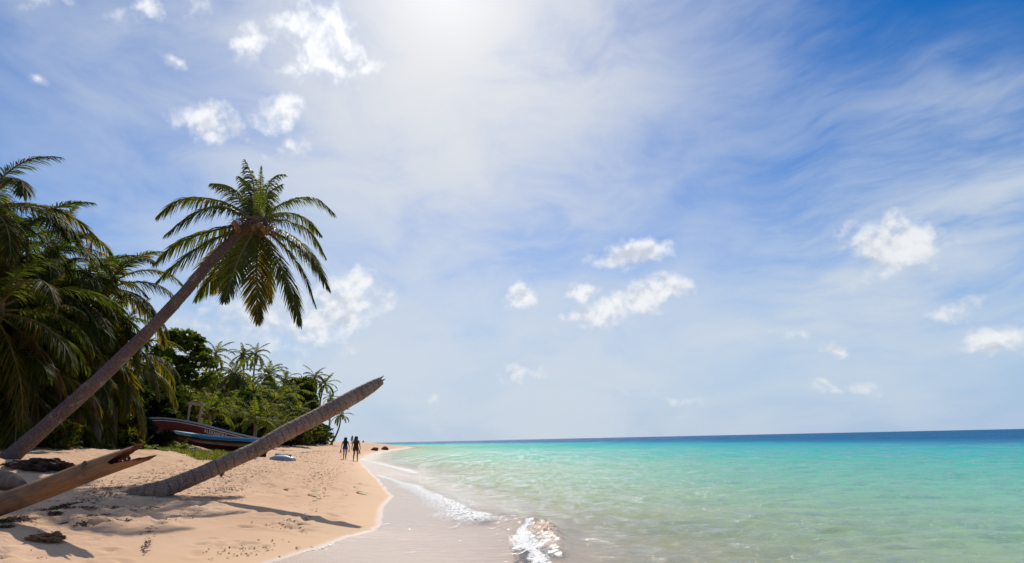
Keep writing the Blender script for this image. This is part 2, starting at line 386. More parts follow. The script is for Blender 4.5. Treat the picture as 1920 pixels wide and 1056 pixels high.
# ------------------------------------------------------------------ the sea
ys = [1.2,1.7,2.2]; y = 2.6
while y < 60: ys.append(y); y *= 1.0048
while y < 400: ys.append(y); y *= 1.014
while y < 40000: ys.append(y); y *= 1.10
YW = np.array(ys); NC = 560
cpar = np.linspace(0,1,NC)
Yw, Cw = np.meshgrid(YW, cpar, indexing='ij')
E_ = edge(Yw); Xmax = 1.9*Yw+12
Xw = E_ - .02 + (Xmax-E_)*(.62*Cw+.38*Cw**3)
off = Xw - foamline(Yw)               # metres seaward of the foam line
sandz = prof(E_-Xw) + .16*fbm(Xw*.16, Yw*.16, 3, 3)*0
Wz = np.zeros_like(Xw)
rs = np.random.RandomState(4)
dX = np.gradient(Xw, axis=1); dY = np.gradient(Yw, axis=0); res = np.maximum(np.abs(dX), np.abs(dY))
for k in range(54):
    lam = .16*(24.0)**(k/53.0)             # .16 .. 3.8 m
    th = R(-100) + rs.normal(0, .55); kx = math.cos(th)*2*math.pi/lam; ky = math.sin(th)*2*math.pi/lam
    A = .0172*lam**.84*rs.uniform(.6,1.3)/(1+(lam/1.6)**2)
    ph = kx*Xw+ky*Yw+rs.uniform(0,6.28) + 1.6*vnoise(Xw/(lam*3.1)+k*7, Yw/(lam*2.3), 50+k)*2
    fade = np.clip((lam/res-3)/4, 0, 1)
    mod = np.clip(.55+1.6*vnoise(Xw/(lam*4.3)-k*3, Yw/(lam*4.1)+k, 90+k), 0, 1.4)
    w = 2.1*((np.sin(ph)+1)/2)**1.35-.9
    Wz += A*w*fade*mod
calm = sstep(-.15, 3.0, off)*.88+.05*sstep(-1,.3,off)
Wz = .075*np.tanh(Wz/.075)*calm
# foam: distance to px polylines drawn on the water plane
foam = np.zeros_like(Xw); crest = np.zeros_like(Xw)
def seg_dist(P, X, Y):
    best = np.full(X.shape, 1e9); side = np.zeros(X.shape); par = np.zeros(X.shape)
    n = len(P)-1
    for i in range(n):
        ax, ay = P[i]; bx, by = P[i+1]; dx, dy = bx-ax, by-ay; L2 = dx*dx+dy*dy+1e-9
        tt = np.clip(((X-ax)*dx+(Y-ay)*dy)/L2, 0, 1)
        qx = X-(ax+tt*dx); qy = Y-(ay+tt*dy); dd = np.hypot(qx, qy)
        mk = dd < best
        best = np.where(mk, dd, best); par = np.where(mk, (i+tt)/n, par)
        side = np.where(mk, np.sign(dx*qy-dy*qx), side)
    return best, side, par
def foam_line(px, w0, w1, amt, seed, lace=0.0):
    P = [(q.x, q.y) for q in (onz(u, v, .03) for u, v in px)]
    y0 = min(b for a, b in P)-2.5; y1 = max(b for a, b in P)+2.5
    i0, i1 = np.searchsorted(YW, [y0, y1]); X = Xw[i0:i1]; Y = Yw[i0:i1]
    jx = X+.18*fbm(X*1.6, Y*1.1, seed, 4); jy = Y+.25*fbm(X*1.3, Y*.9, seed+40, 4)
    dd, sd_, pr = seg_dist(P, jx, jy)
    w = (w0+(w1-w0)*pr)*(1+.9*vnoise(pr*9, pr*0, seed+3))
    w = np.where(sd_*SIDE > 0, w*(1+lace*2.6), w)       # lacy side reaches further seaward
    f = np.clip(1-dd/np.maximum(w,.01), 0, 1)
    foam[i0:i1] = np.maximum(foam[i0:i1], amt*np.where(f>0, .25+.75*f, 0)*(f>0))
SIDE = -1
foam_line([(520,1056),(556,1044),(598,1031),(650,1013),(700,1000),(722,989)], .035, .04, .8, 1)
foam_line([(722,989),(745,988),(800,985),(845,988),(885,975),(930,962)], .03, .05, .6, 2)
foam_line([(676,861),(700,866),(730,873),(762,881),(782,886)], .20, .22, .95, 3, .5)
foam_line([(712,893),(742,901),(776,911),(812,926),(846,943),(876,958),(906,968)], .12, .27, .98, 4, .8)
foam_line([(820,915),(860,930),(900,945)], .25, .32, .40, 5, .4)
foam_line([(906,968),(938,978),(968,987)], .05, .05, .75, 6)
foam_line([(1002,990),(988,1004),(984,1022),(998,1040),(1022,1062)], .095, .15, 1.45, 7, .1)
foam_line([(1040,984),(1060,1010),(1062,1040)], .14, .2, .22, 8, .3)
foam_line([(712,846),(735,844),(758,842.5)], .8, .6, .8, 9)
# the one small breaking wave
PB = [(q.x, q.y) for q in (onz(u, v, .03) for u, v in [(930,965),(985,985),(1030,1000),(1042,1030),(1062,1075)])]
dd, sd_, pr = seg_dist(PB, Xw, Yw)
ridge = np.exp(-(dd/np.where(sd_*SIDE>0, .42, .20))**2)*np.clip(np.sin(np.clip(pr*1.05,0,1)*math.pi),0,1)**.7
Wz += .17*ridge*(1+.5*vnoise(Xw*5, Yw*5, 77)+.35*vnoise(Xw*14, Yw*14, 78))
# low swell bumps just outside
_q = onz(1024,1003,.06); silt_ = np.exp(-((Xw-_q.x+.15*(Yw-_q.y))/.22)**2-((Yw-_q.y)/.42)**2)
film = np.clip((Xw-(E_-.02))/.06, 0, 1)
Zw = np.maximum(Wz + .02, sandz + .0065*film - .0010 + np.maximum(Wz,0)*.35) + .020*np.clip(foam,0,1)**.5*(.5+vnoise(Xw*22,Yw*22,5))*np.clip(foam*2,0,1)
opac = np.interp(off, [-.6,0,.6,1.6,3.5,7,14,40], [0,.03,.12,.40,.72,.88,.97,1])
mt_sea, t = new_mat('sea_water')
geo = t.add('ShaderNodeNewGeometry').outputs['Position']
offa = t.attr('seaward'); fo = t.attr('foam'); op = t.attr('opacity')
wob = t.noise(t.mapping(geo,(0,0,0),(0,0,0),(.02,.035,.1)), 1.0, 4, .6)
lg = t.math('LOGARITHM', t.math('ADD', t.math('MAXIMUM', t.math('MULTIPLY', offa, t.math('ADD', .62, t.math('MULTIPLY', wob, .86))), 0.0), 1.0), 10.0)   # 0..3
body = t.ramp(t.math('DIVIDE', lg, 3.0, clamp=True), [(0,(.58,.51,.38)),(.16,(.50,.52,.33)),(.26,(.40,.53,.34)),(.36,(.25,.52,.36)),(.47,(.105,.48,.385)),(.545,(.04,.42,.40)),(.59,(.022,.33,.40)),(.63,(.014,.19,.34)),(.685,(.012,.125,.27)),(1,(.012,.115,.25))])
patch = t.noise(t.mapping(geo,(0,0,0),(0,0,R(8)),(.25,.9,1)), .8, 5, .6)
body = t.mix(t.range(patch, .35, .7, 0, .40), body, t.vmath('MULTIPLY', body, (.55,.80,.80)))
# ripples
far = t.vmath('LENGTH', t.vmath('MULTIPLY', geo, (1,1,0)))
rip1 = t.noise(t.mapping(geo,(0,0,0),(0,0,R(5)),(1,2.0,1)), 3.2, 5, .62, .5)
rip2 = t.noise(t.mapping(geo,(0,0,0),(0,0,R(-12)),(1,1.7,1)), .75, 4, .6, .4)
rip3 = t.noise(t.mapping(geo,(0,0,0),(0,0,R(3)),(.16,.42,1)), .55, 5, .65, .3)
cal = t.range(offa, -.4, 2.5, .22, 1.0)
h1 = t.math('MULTIPLY', rip1, cal); 
h1 = t.math('ADD', h1, t.math('MULTIPLY', t.math('MULTIPLY', t.noise(t.mapping(geo,(0,0,0),(0,0,R(-4)),(1,1.8,1)), 10, 4, .6, .4), cal), .22))
nrm = t.bump(h1, .9, .085)
nrm = t.bump(t.math('MULTIPLY', rip2, t.range(far, 8, 40)), .9, .42, nrm)
nrm = t.bump(t.math('MULTIPLY', rip3, t.range(far, 30, 120)), .9, 3.2, nrm)
cosi = t.math('ABSOLUTE', t.vmath('DOT_PRODUCT', t.add('ShaderNodeNewGeometry').outputs['Incoming'], nrm))
fa = t.noise(t.mapping(geo,(0,0,0),(0,0,R(4)),(2.4,1.0,1)), 1.0, 6, .72, .3); fb = t.noise(t.mapping(geo,(0,0,0),(0,0,0),(1.0,.16,1)), 1.0, 5, .72); fc = t.noise(t.mapping(geo,(0,0,0),(0,0,0),(.45,.035,1)), 1.0, 5, .75)
fmod = t.mix(t.range(far, 50, 130), t.mix(t.range(far, 14, 40), t.range(fa, .33, .66), t.range(fb, .33, .66)), t.range(fc, .33, .66))
fmod = t.math('ADD', .15, t.math('MULTIPLY', fmod, 1.65))
fres = t.math('ADD', .02, t.math('MULTIPLY', .80, t.math('POWER', t.math('SUBTRACT', 1.0, cosi, clamp=True), 5.0)))
dif = t.add('ShaderNodeBsdfDiffuse'); t.put(dif.inputs['Color'], body); t.put(dif.inputs['Normal'], (0,0,1)) if False else t.l.new(t.vmath('NORMALIZE', t.vmath('ADD', t.vmath('SCALE', nrm, .30), (0,0,.70))), dif.inputs['Normal'])
tr = t.add('ShaderNodeBsdfTransparent'); t.put(tr.inputs['Color'], t.mix(op, (1.0,.965,.925), (.86,.96,.84)))
mx = t.add('ShaderNodeMixShader'); t.put(mx.inputs[0], op); t.l.new(tr.outputs[0], mx.inputs[1]); t.l.new(dif.outputs[0], mx.inputs[2])
gl = t.add('ShaderNodeBsdfGlossy'); t.put(gl.inputs['Roughness'], t.range(far, 20, 200, .10, .30)); t.put(gl.inputs['Normal'], nrm)
mg = t.add('ShaderNodeMixShader'); t.put(mg.inputs[0], t.math('MULTIPLY', t.math('MULTIPLY', t.math('MULTIPLY', fres, t.mix(t.range(offa, 0, 2), 1.0, fmod)), t.range(offa, -.3, 1.5, .74, 1.0)), t.range(far, 25, 140, 1.0, .26))); t.l.new(mx.outputs[0], mg.inputs[1]); t.l.new(gl.outputs[0], mg.inputs[2])
# lacy foam
vo = t.add('ShaderNodeTexVoronoi', feature='DISTANCE_TO_EDGE'); t.put(vo.inputs['Vector'], t.vmath('ADD', geo, t.vmath('SCALE', t.noise(geo, 6, 3, .6, out=1), .12))); vo.inputs['Scale'].default_value = 15
lace = t.range(vo.outputs['Distance'], .0, .28, .55, -.25)
fn = t.math('ADD', t.math('MULTIPLY', t.noise(geo, 26, 5, .7), .9), t.math('MULTIPLY', lace, .55))
fm = t.range(t.math('ADD', t.math('MULTIPLY', fo, .72), t.math('MULTIPLY', t.math('SUBTRACT', fn, .60), 1.5)), .36, .54)
fd = pbr(t, (.70,.69,.67), .6, t.bump(fn, .35, .012), .25)
silt = t.attr('silt')
sdm = t.math('MULTIPLY', t.range(t.math('ADD', silt, t.math('MULTIPLY', t.math('SUBTRACT', fn, .5), .9)), .25, .75), .85)
sds = pbr(t, t.mix(t.noise(geo, 18, 4, .6), (.46,.24,.12), (.72,.48,.32)), .4, t.bump(fn, .8, .03), .4)
ms = t.add('ShaderNodeMixShader'); t.put(ms.inputs[0], sdm); t.l.new(mg.outputs[0], ms.inputs[1]); t.l.new(sds.outputs[0], ms.inputs[2]); mg = ms
mf = t.add('ShaderNodeMixShader'); t.put(mf.inputs[0], t.math('MULTIPLY', fm, t.range(fo, .01, .12))); t.l.new(mg.outputs[0], mf.inputs[1]); t.l.new(fd.outputs[0], mf.inputs[2])
out(t, mf.outputs[0])
sea = link('sea', np_mesh('sea', np.stack([Xw,Yw,Zw],-1).reshape(-1,3), grid_faces(len(YW), NC), True, {'seaward': off.ravel(), 'foam': foam.ravel(), 'opacity': opac.ravel(), 'silt': silt_.ravel()}), None, mt_sea)
setp(sea, kind='structure')
# ------------------------------------------------------------------ plant materials
def leaf_mat(name, ca, cb, cdry, dry=.15, trans=.48, rough=.52):
    mt, t = new_mat(name)
    tone = t.attr('tone'); oi = t.add('ShaderNodeObjectInfo').outputs['Random']
    geo = t.add('ShaderNodeNewGeometry').outputs['Position']
    n = t.noise(geo, 1.7, 3, .6)
    c = t.mix(t.math('ADD', t.math('MULTIPLY', tone, .7), t.math('MULTIPLY', n, .3)), ca, cb)
    c = t.mix(t.range(t.math('ADD', t.math('MULTIPLY', oi, .62), t.math('MULTIPLY', tone, .42)), 1-dry-.16, 1-dry+.10), c, cdry)
    p = pbr(t, c, rough, None, .10)
    tl = t.add('ShaderNodeBsdfTranslucent'); t.put(tl.inputs['Color'], t.vmath('MULTIPLY', c, (2.5,2.3,.9)))
    mx = t.add('ShaderNodeMixShader'); mx.inputs[0].default_value = trans
    t.l.new(p.outputs[0], mx.inputs[1]); t.l.new(tl.outputs[0], mx.inputs[2]); out(t, mx.outputs[0]); return mt
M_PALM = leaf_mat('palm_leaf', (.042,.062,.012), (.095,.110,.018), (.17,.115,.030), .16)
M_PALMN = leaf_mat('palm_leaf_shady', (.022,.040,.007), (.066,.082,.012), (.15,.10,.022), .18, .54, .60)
M_YELLOW = leaf_mat('palm_leaf_yellowing', (.060,.064,.012), (.12,.105,.018), (.13,.09,.022), .15)
M_DRY = leaf_mat('palm_leaf_dry', (.10,.060,.028), (.17,.105,.05), (.13,.08,.04), .3, .25, .7)
M_BROAD = leaf_mat('broad_leaf', (.040,.068,.012), (.115,.140,.022), (.10,.09,.02), .12, .40, .42)
M_FAR = leaf_mat('far_palm_leaf', (.048,.075,.014), (.135,.155,.026), (.19,.15,.05), .14, .48, .62)
M_BUSH = leaf_mat('bush_leaf', (.050,.085,.012), (.13,.155,.022), (.13,.10,.03), .12, .45)
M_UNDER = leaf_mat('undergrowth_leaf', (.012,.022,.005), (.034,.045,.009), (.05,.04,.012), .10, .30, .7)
M_GRASS = leaf_mat('grass_blade', (.050,.080,.010), (.12,.145,.02), (.22,.18,.07), .16, .45)
def simple_mat(name, ca, cb, scale=8, rough=.7, bump=.4, dist=.01, stretch=(1,1,1), spec=.3):
    mt, t = new_mat(name); geo = t.add('ShaderNodeTexCoord').outputs['Object']
    v = t.mapping(geo, (0,0,0), (0,0,0), stretch)
    n = t.noise(v, scale, 6, .62); n2 = t.noise(v, scale*5.3, 4, .6)
    f = t.range(t.math('ADD', t.math('MULTIPLY', n, .65), t.math('MULTIPLY', n2, .35)), .33, .68)
    p = pbr(t, t.mix(f, ca, cb), rough, t.bump(t.math('ADD', n, t.math('MULTIPLY', n2, .5)), bump, dist), spec); out(t, p.outputs[0]); return mt
M_RACHIS = simple_mat('palm_rachis', (.12,.095,.025), (.21,.15,.045), 6, .75, .2, .004, (1,1,1), .08)
M_STEM = simple_mat('bark', (.09,.065,.045), (.20,.16,.12), 5, .85, .7, .03)
M_FIBRE = simple_mat('palm_fibre', (.10,.055,.03), (.22,.13,.07), 16, .9, .8, .02)
M_COCO = simple_mat('coconut_husk', (.12,.055,.018), (.24,.12,.035), 7, .5)
def trunk_mat(name, ca, cb, cc, ring=.6, per=.12):
    mt, t = new_mat(name); l = t.attr('along'); geo = t.add('ShaderNodeTexCoord').outputs['Object']
    n = t.noise(geo, 5, 6, .65); n2 = t.noise(geo, 28, 5, .65); n3 = t.noise(geo, 1.3, 3, .6)
    ph = t.math('ADD', t.math('DIVIDE', l, per), t.math('MULTIPLY', t.math('SUBTRACT', n, .5), .9))
    fr = t.math('FRACT', ph)
    edge_ = t.math('ADD', t.range(fr, .0, .16, 1, 0), t.range(fr, .90, 1.0, 0, 1))
    c = t.mix(t.range(n3, .3, .7), ca, cb); c = t.mix(t.range(n2, .40, .70, 0, .7), c, cc)
    c = t.mix(t.math('MULTIPLY', edge_, t.range(n, .3, .7, .25, ring)), c, (.06,.038,.028))
    n4 = t.noise(geo, 2.6, 6, .7, .6); c = t.mix(t.range(n4, .56, .70, 0, .55), c, (.42,.36,.33)); n5 = t.noise(geo, 9, 6, .7, 1.2); c = t.mix(t.range(n5, .60, .68, 0, .75), c, (.05,.03,.024))
    fib = t.noise(t.mapping(geo,(0,0,0),(0,0,0),(1,1,1)), 70, 3, .6)
    h = t.math('ADD', t.math('MULTIPLY', fr, -.5), t.math('ADD', t.math('MULTIPLY', n2, .8), t.math('MULTIPLY', fib, .35)))
    p = pbr(t, c, .82, t.bump(h, .75, .018), .28); out(t, p.outputs[0]); return mt
M_TRUNK = trunk_mat('palm_bark', (.070,.043,.036), (.125,.080,.068), (.22,.165,.145), .5, .115)
M_TRUNK2 = trunk_mat('stump_palm_bark', (.18,.105,.070), (.29,.185,.125), (.42,.31,.23), .85, .135)
M_TRUNKF = simple_mat('far_palm_bark', (.17,.12,.09), (.28,.21,.16), 4, .9)

# ------------------------------------------------------------------ plant builders
def unit(v):
    return v/np.maximum(np.linalg.norm(v, axis=-1, keepdims=True), 1e-9)
def tube(P, rad, ns=12, caps=True, wob=0.0, seed=0):
    P = np.asarray(P, float); n = len(P); rad = np.broadcast_to(np.asarray(rad, float), (n,))
    T = unit(np.gradient(P, axis=0)); up = np.array([0,0,1.0]) if abs(T[0,2]) < .95 else np.array([0,1.0,0])
    a = unit(np.cross(up, T[0])); V = []
    for i in range(n):
        a = a-T[i]*a.dot(T[i]); a = a/np.linalg.norm(a); b = np.cross(T[i], a)
        th = np.arange(ns)/ns*2*math.pi
        rr = rad[i]*(1+wob*2*vnoise(np.cos(th)*1.3+seed, np.sin(th)*1.3+i*.11, seed))
        V.append(P[i]+np.outer(np.cos(th)*rr, a)+np.outer(np.sin(th)*rr, b))
    V = np.concatenate(V); F = []
    i, j = np.meshgrid(np.arange(n-1), np.arange(ns), indexing='ij'); k = (j+1)%ns
    F = np.stack([i*ns+j, i*ns+k, (i+1)*ns+k, (i+1)*ns+j], -1).reshape(-1,4)
    if caps:
        c0 = len(V); V = np.concatenate([V, P[:1], P[-1:]]); j = np.arange(ns); k = (j+1)%ns
        F = np.concatenate([F, np.stack([np.full(ns,c0), k, j, j], -1), np.stack([np.full(ns,c0+1), (n-1)*ns+j, (n-1)*ns+k, (n-1)*ns+k], -1)])
    return V, F
def quads_to_mesh(name, V, F, mat, attrs=None, matidx=None, smooth=True):
    """F (k,4); a repeated last index marks a triangle"""
    tri = F[:,3] == F[:,2]
    if not tri.any(): return np_mesh(name, V, F, smooth, attrs, matidx, mat)
    me = bpy.data.meshes.new(name); fl = [tuple(f[:3]) if q else tuple(f) for f, q in zip(F.tolist(), tri)]
    me.from_pydata(np.asarray(V).tolist(), [], fl); me.polygons.foreach_set('use_smooth', [smooth]*len(fl))
    if matidx is not None: me.polygons.foreach_set('material_index', np.asarray(matidx, np.int32))
    for k, a in (attrs or {}).items():
        q = me.attributes.new(k, 'FLOAT', 'POINT'); q.data.foreach_set('value', np.asarray(a, np.float32).ravel())
    for mm in (mat if isinstance(mat,(list,tuple)) else [mat]): me.materials.append(mm)
    return me
def frond_geo(P, L, n=56, hang=.6, lmax=.27, width=.014, seed=0, start=.16, spread=1.0, rr=.010, ragged=.12):
    """a feather palm leaf along the polyline P: rachis tube and two rows of leaflets"""
    rs = np.random.RandomState(seed); P = np.asarray(P, float)
    sl = np.concatenate([[0], np.cumsum(np.linalg.norm(np.diff(P, axis=0), axis=1))]); sl /= sl[-1]
    tt = np.linspace(start, .995, n); side = np.concatenate([np.ones(n), -np.ones(n)])
    tq = np.clip(np.concatenate([tt, tt])+rs.uniform(-.4,.4,2*n)/n, start, 1)
    B = np.stack([np.interp(tq, sl, P[:,k]) for k in range(3)], 1)
    e = .03; T = unit(np.stack([np.interp(np.minimum(tq+e,1), sl, P[:,k])-np.interp(tq-e, sl, P[:,k]) for k in range(3)], 1))
    h = P[-1]-P[0]; h = np.array([h[0],h[1],0]); h = h/max(np.linalg.norm(h),1e-6)
    S0 = np.array([h[1],-h[0],0]); S = unit(S0 - T*(T@S0)[:,None]); N = np.cross(S, T)
    N = np.where(N[:,2:3] < -.2, N, N)
    q = (tq-start)/(1-start)
    ln = L*lmax*np.sin(math.pi*(.16+.80*q))**.7*(1-.25*q)*rs.uniform(1-ragged,1+ragged*.6,2*n)
    ln *= np.where(rs.rand(2*n) < ragged*.35, rs.uniform(.3,.7,2*n), 1)
    an = R(30)+R(42)*q**1.1+rs.normal(0,.07,2*n)
    D = S*(side*np.cos(an)*spread)[:,None]+T*np.sin(an)[:,None]+N*(.28*(1-q))[:,None]
    D = unit(D+rs.normal(0,.05,(2*n,3)))
    hg = hang*rs.uniform(.65,1.35,2*n)
    pts = []
    for f in (0,.35,.7,1.0):
        p_ = B+D*(ln*f)[:,None]; p_[:,2] -= hg*ln*f**1.7
        pts.append(p_)
    # keep each leaflet's length when it hangs
    V = np.zeros((2*n,4,2,3)); wr = L*width*rs.uniform(.75,1.25,2*n)
    for k, wf in enumerate((.55,1.0,.72,.06)):
        d = unit(pts[min(k+1,3)]-pts[max(k-1,0)])
        w = np.cross(d, N*side[:,None]); w = unit(w+rs.normal(0,.38,(2*n,3)))
        c = B+(pts[k]-B)/np.maximum(1,np.sqrt(1+hg**2*.5))[:,None]
        V[:,k,0] = c+w*(wr*wf)[:,None]; V[:,k,1] = c-w*(wr*wf)[:,None]
    V = V.reshape(-1,3); b = np.arange(2*n)*8; F = np.concatenate([np.stack([b+2*k, b+2*k+1, b+2*k+3, b+2*k+2], 1) for k in range(3)])
    tone = np.repeat(rs.rand(2*n), 8)
    m_ = np.linspace(0,1,11); RP = np.stack([np.interp(m_, sl, P[:,k]) for k in range(3)], 1)
    rv, rf = tube(RP, L*rr*(1.25-1.05*m_)+.002, 5, False)
    mi = np.concatenate([np.zeros(len(F)), np.ones(len(rf))])
    F = np.concatenate([F, rf+len(V)]); V = np.concatenate([V, rv]); tone = np.concatenate([tone, np.full(len(rv), .5)])
    return V, F, mi, tone
def arc(e0, B, L=1.0, n=16, az=0.0, twist=0.0):
    t_ = np.linspace(0,1,n); a = R(e0)-R(B)*t_**1.35; st = np.stack([np.cos(a), np.zeros(n)+twist*t_, np.sin(a)], 1)*L/(n-1)
    P = np.cumsum(st, axis=0)-st[0]; c, s = math.cos(az), math.sin(az)
    return np.stack([P[:,0]*c-P[:,1]*s, P[:,0]*s+P[:,1]*c, P[:,2]], 1)
# a small library of unit fronds, young and upright to old and hanging; the things below share these meshes
LIB = {}
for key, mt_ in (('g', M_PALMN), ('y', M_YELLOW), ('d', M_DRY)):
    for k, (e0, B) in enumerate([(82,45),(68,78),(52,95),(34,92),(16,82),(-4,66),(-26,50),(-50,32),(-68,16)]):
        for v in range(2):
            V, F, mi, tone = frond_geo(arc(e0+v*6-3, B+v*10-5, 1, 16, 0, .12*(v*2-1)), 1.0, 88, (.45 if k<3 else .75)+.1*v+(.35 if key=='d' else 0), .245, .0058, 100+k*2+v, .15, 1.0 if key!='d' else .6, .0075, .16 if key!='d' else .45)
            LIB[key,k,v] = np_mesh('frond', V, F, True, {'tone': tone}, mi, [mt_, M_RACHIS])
def bez(a, b, c, n=16):
    t_ = np.linspace(0,1,n)[:,None]; a, b, c = (np.asarray(q, float) for q in (a,b,c))
    return a*(1-t_)**2+b*2*t_*(1-t_)+c*t_**2
def trunk_part(root, P, r0, r1, mat, flare=.5, per=.11, ns=18, seed=0, name='trunk'):
    P = np.asarray(P, float); ln = np.concatenate([[0], np.cumsum(np.linalg.norm(np.diff(P, axis=0), axis=1))]); L = ln[-1]
    n = max(24, int(L/.03)); l = np.linspace(0, L, n); Q = np.stack([np.interp(l, ln, P[:,k]) for k in range(3)], 1)
    f = l/L; rad = r0+(r1-r0)*f; rad = rad*(1+flare*np.exp(-l/.35))
    ph = (l/per+.35*vnoise(l*2.3, l*0, seed))%1.0; rad = rad*(1+.035*(1-ph)+.03*vnoise(l*4, l*0+3, seed+2))
    V, F = tube(Q, rad, ns, True, .05, seed)
    return link(name, quads_to_mesh(name, V, F, mat, {'along': np.concatenate([np.repeat(l, ns), [0, L]])}), root)
GR_NEAR = 'coconut palms of the grove at the left'
def near_palm(name, label, crown, base, L, n, seed, r0=.17, r1=.12, kinds=None, lean=.0, lo=-60, hi=84, group=GR_NEAR):
    rr = random.Random(seed); root = thing(name, label, 'palm tree', base, group)
    C = np.array(crown)-np.array(base)
    mid = C*.5+np.array([rr.uniform(-.5,.5)+lean, rr.uniform(-.5,.5), 0]); mid[2] = C[2]*.42
    trunk_part(root, bez((0,0,-.3), mid, C-np.array([0,0,.12]), 24), r0, r1, M_TRUNK, .35, .12, 12, seed)
    V, F = tube(np.array([C-np.array([0,0,.35]), C-np.array([0,0,.1]), C+np.array([0,0,.25]), C+np.array([0,0,.55])]), [r1*1.0,r1*1.7,r1*1.3,r1*.3], 9, True, .2, seed)
    link('leaf_sheath', quads_to_mesh('leaf_sheath', V, F, M_FIBRE), root)
    E0 = [82,68,52,34,16,-4,-26,-50,-68]
    for i in range(n):
        f = (i+.5)/n; e = hi+(lo-hi)*f**.85+rr.uniform(-7,7); k = min(range(9), key=lambda q: abs(E0[q]-e))
        key = 'g' if f < .70 else rr.choice('ggy') if f < .86 else rr.choice('gydd')
        if kinds: key = kinds(f, rr)
        o = link('frond', LIB[key,k,rr.randint(0,1)], root)
        o.location = C+np.array([0,0,.10-.22*f]); a = i*2.39996+rr.uniform(-.25,.25)
        o.rotation_euler = (rr.uniform(-.18,.18), rr.uniform(-.08,.08), a); s = L*rr.uniform(.88,1.08)*(1 if f > .12 else .85); o.scale = (s,s,s)
    return root
# ------------------------------------------------------------------ the leaning palm over the beach
YP = 15.6
base = ground_px(12, 868); base = Vector(at(12, 866, 14.4)); base.z = ground_z(base.x, base.y)
root = thing('leaning_palm', 'tall coconut palm with full crown leaning far out over the sand', 'palm tree', base)
cen = at(484, 420, YP); C = np.array(cen-base)
TP = [np.array(at(u, v, y)-base) for u, v, y in [(-22,895,14.35),(6,868,14.4),(45,836,14.5),(98,789,14.65),(160,735,14.8),(222,677,15.0),(285,615,15.2),(345,550,15.35),(398,487,15.5),(440,446,15.58),(472,424,15.6)]]
def smooth_path(P, n=60):
    P = np.array(P); d = np.concatenate([[0], np.cumsum(np.linalg.norm(np.diff(P, axis=0), axis=1))]); x = np.linspace(0, d[-1], n)
    Q = np.stack([np.interp(x, d, P[:,k]) for k in range(3)], 1)
    for _ in range(3): Q[1:-1] = .25*Q[:-2]+.5*Q[1:-1]+.25*Q[2:]
    return Q
trunk_part(root, smooth_path(TP), .195, .128, M_TRUNK, .35, .10, 26, 3)
FR = [[(477,375),(477,338),(458.6,298.6),.75],[(487,385),(488.5,352),(490,311),-.3],[(493,385),(499,355),(517,322),(536,327),.75],[(470,395),(458,371),(429,345),(396,344),.8],
 [(458,396),(424,378),(392,370),(332,368),(296,405),.35],[(465,405),(419,382),(365,395),(309,441),-.4],[(458,422),(425,425),(332,452),(289,495),.35],[(455,430),(399,448),(332,491),(294,528),-.3],
 [(462,436),(432,455),(392,488),(345,545),.7],[(468,440),(449,458),(399,521),(366,562),.75],[(474,440),(463,455),(445,491),(421,563),-.9],[(482,450),(482,480),(480,528),(484,603),-.75],
 [(493,442),(508,468),(542,528),(562,606),-.6],[(500,436),(532,458),(571,511),(592,573),.4],[(504,426),(538,431),(585,475),(617,540),-.45],[(500,412),(525,408),(581,428),(611,483),.6],
 [(498,400),(538,375),(592,364),(629,403),.35],[(496,405),(530,396),(570,402),(602,440),.95],[(490,445),(497,480),(503,530),(507,566),.95],[(470,445),(452,470),(425,510),(398,548),.85],
 [(487,395),(480,370),(474,348),(447,330),.95],[(489,398),(500,372),(512,352),(530,345),.95],[(500,430),(545,452),(600,500),(612,531),.75]]
for i, fr_ in enumerate(FR):
    sg = fr_[-1]; q2 = [(484,420)]+list(fr_[:-1]); q2 = np.array(q2); d2 = np.concatenate([[0], np.cumsum(np.hypot(*np.diff(q2, axis=0).T))]); tq_ = np.linspace(0, d2[-1], 40)
    uv = np.stack([np.interp(tq_, d2, q2[:,k]) for k in range(2)], 1)
    for _ in range(40): uv[1:-1] = .25*uv[:-2]+.5*uv[1:-1]+.25*uv[2:]
    pr = d2[-1]*YP/FPX; dy = sg*math.sqrt(max(3.35**2-pr*pr, .3)); f_ = tq_/d2[-1]
    P = np.array([tuple(at(u, v, YP+dy*g_**.85)-base) for (u, v), g_ in zip(uv, f_)]); P = P+(C-P[0])*(1-f_)[:,None]
    Ln = np.linalg.norm(np.diff(P, axis=0), axis=1).sum(); down = max(0, -(P[-1]-C)[2]/Ln)
    V, F, mi, tone = frond_geo(P, Ln, 104, .50+.40*(1-down), .198, .0056, 400+i, .15, 1.0, .0080, .14)
    link('frond', np_mesh('frond', V, F, True, {'tone': tone}, mi, [M_YELLOW if i in (11,) else M_PALM, M_RACHIS]), root)
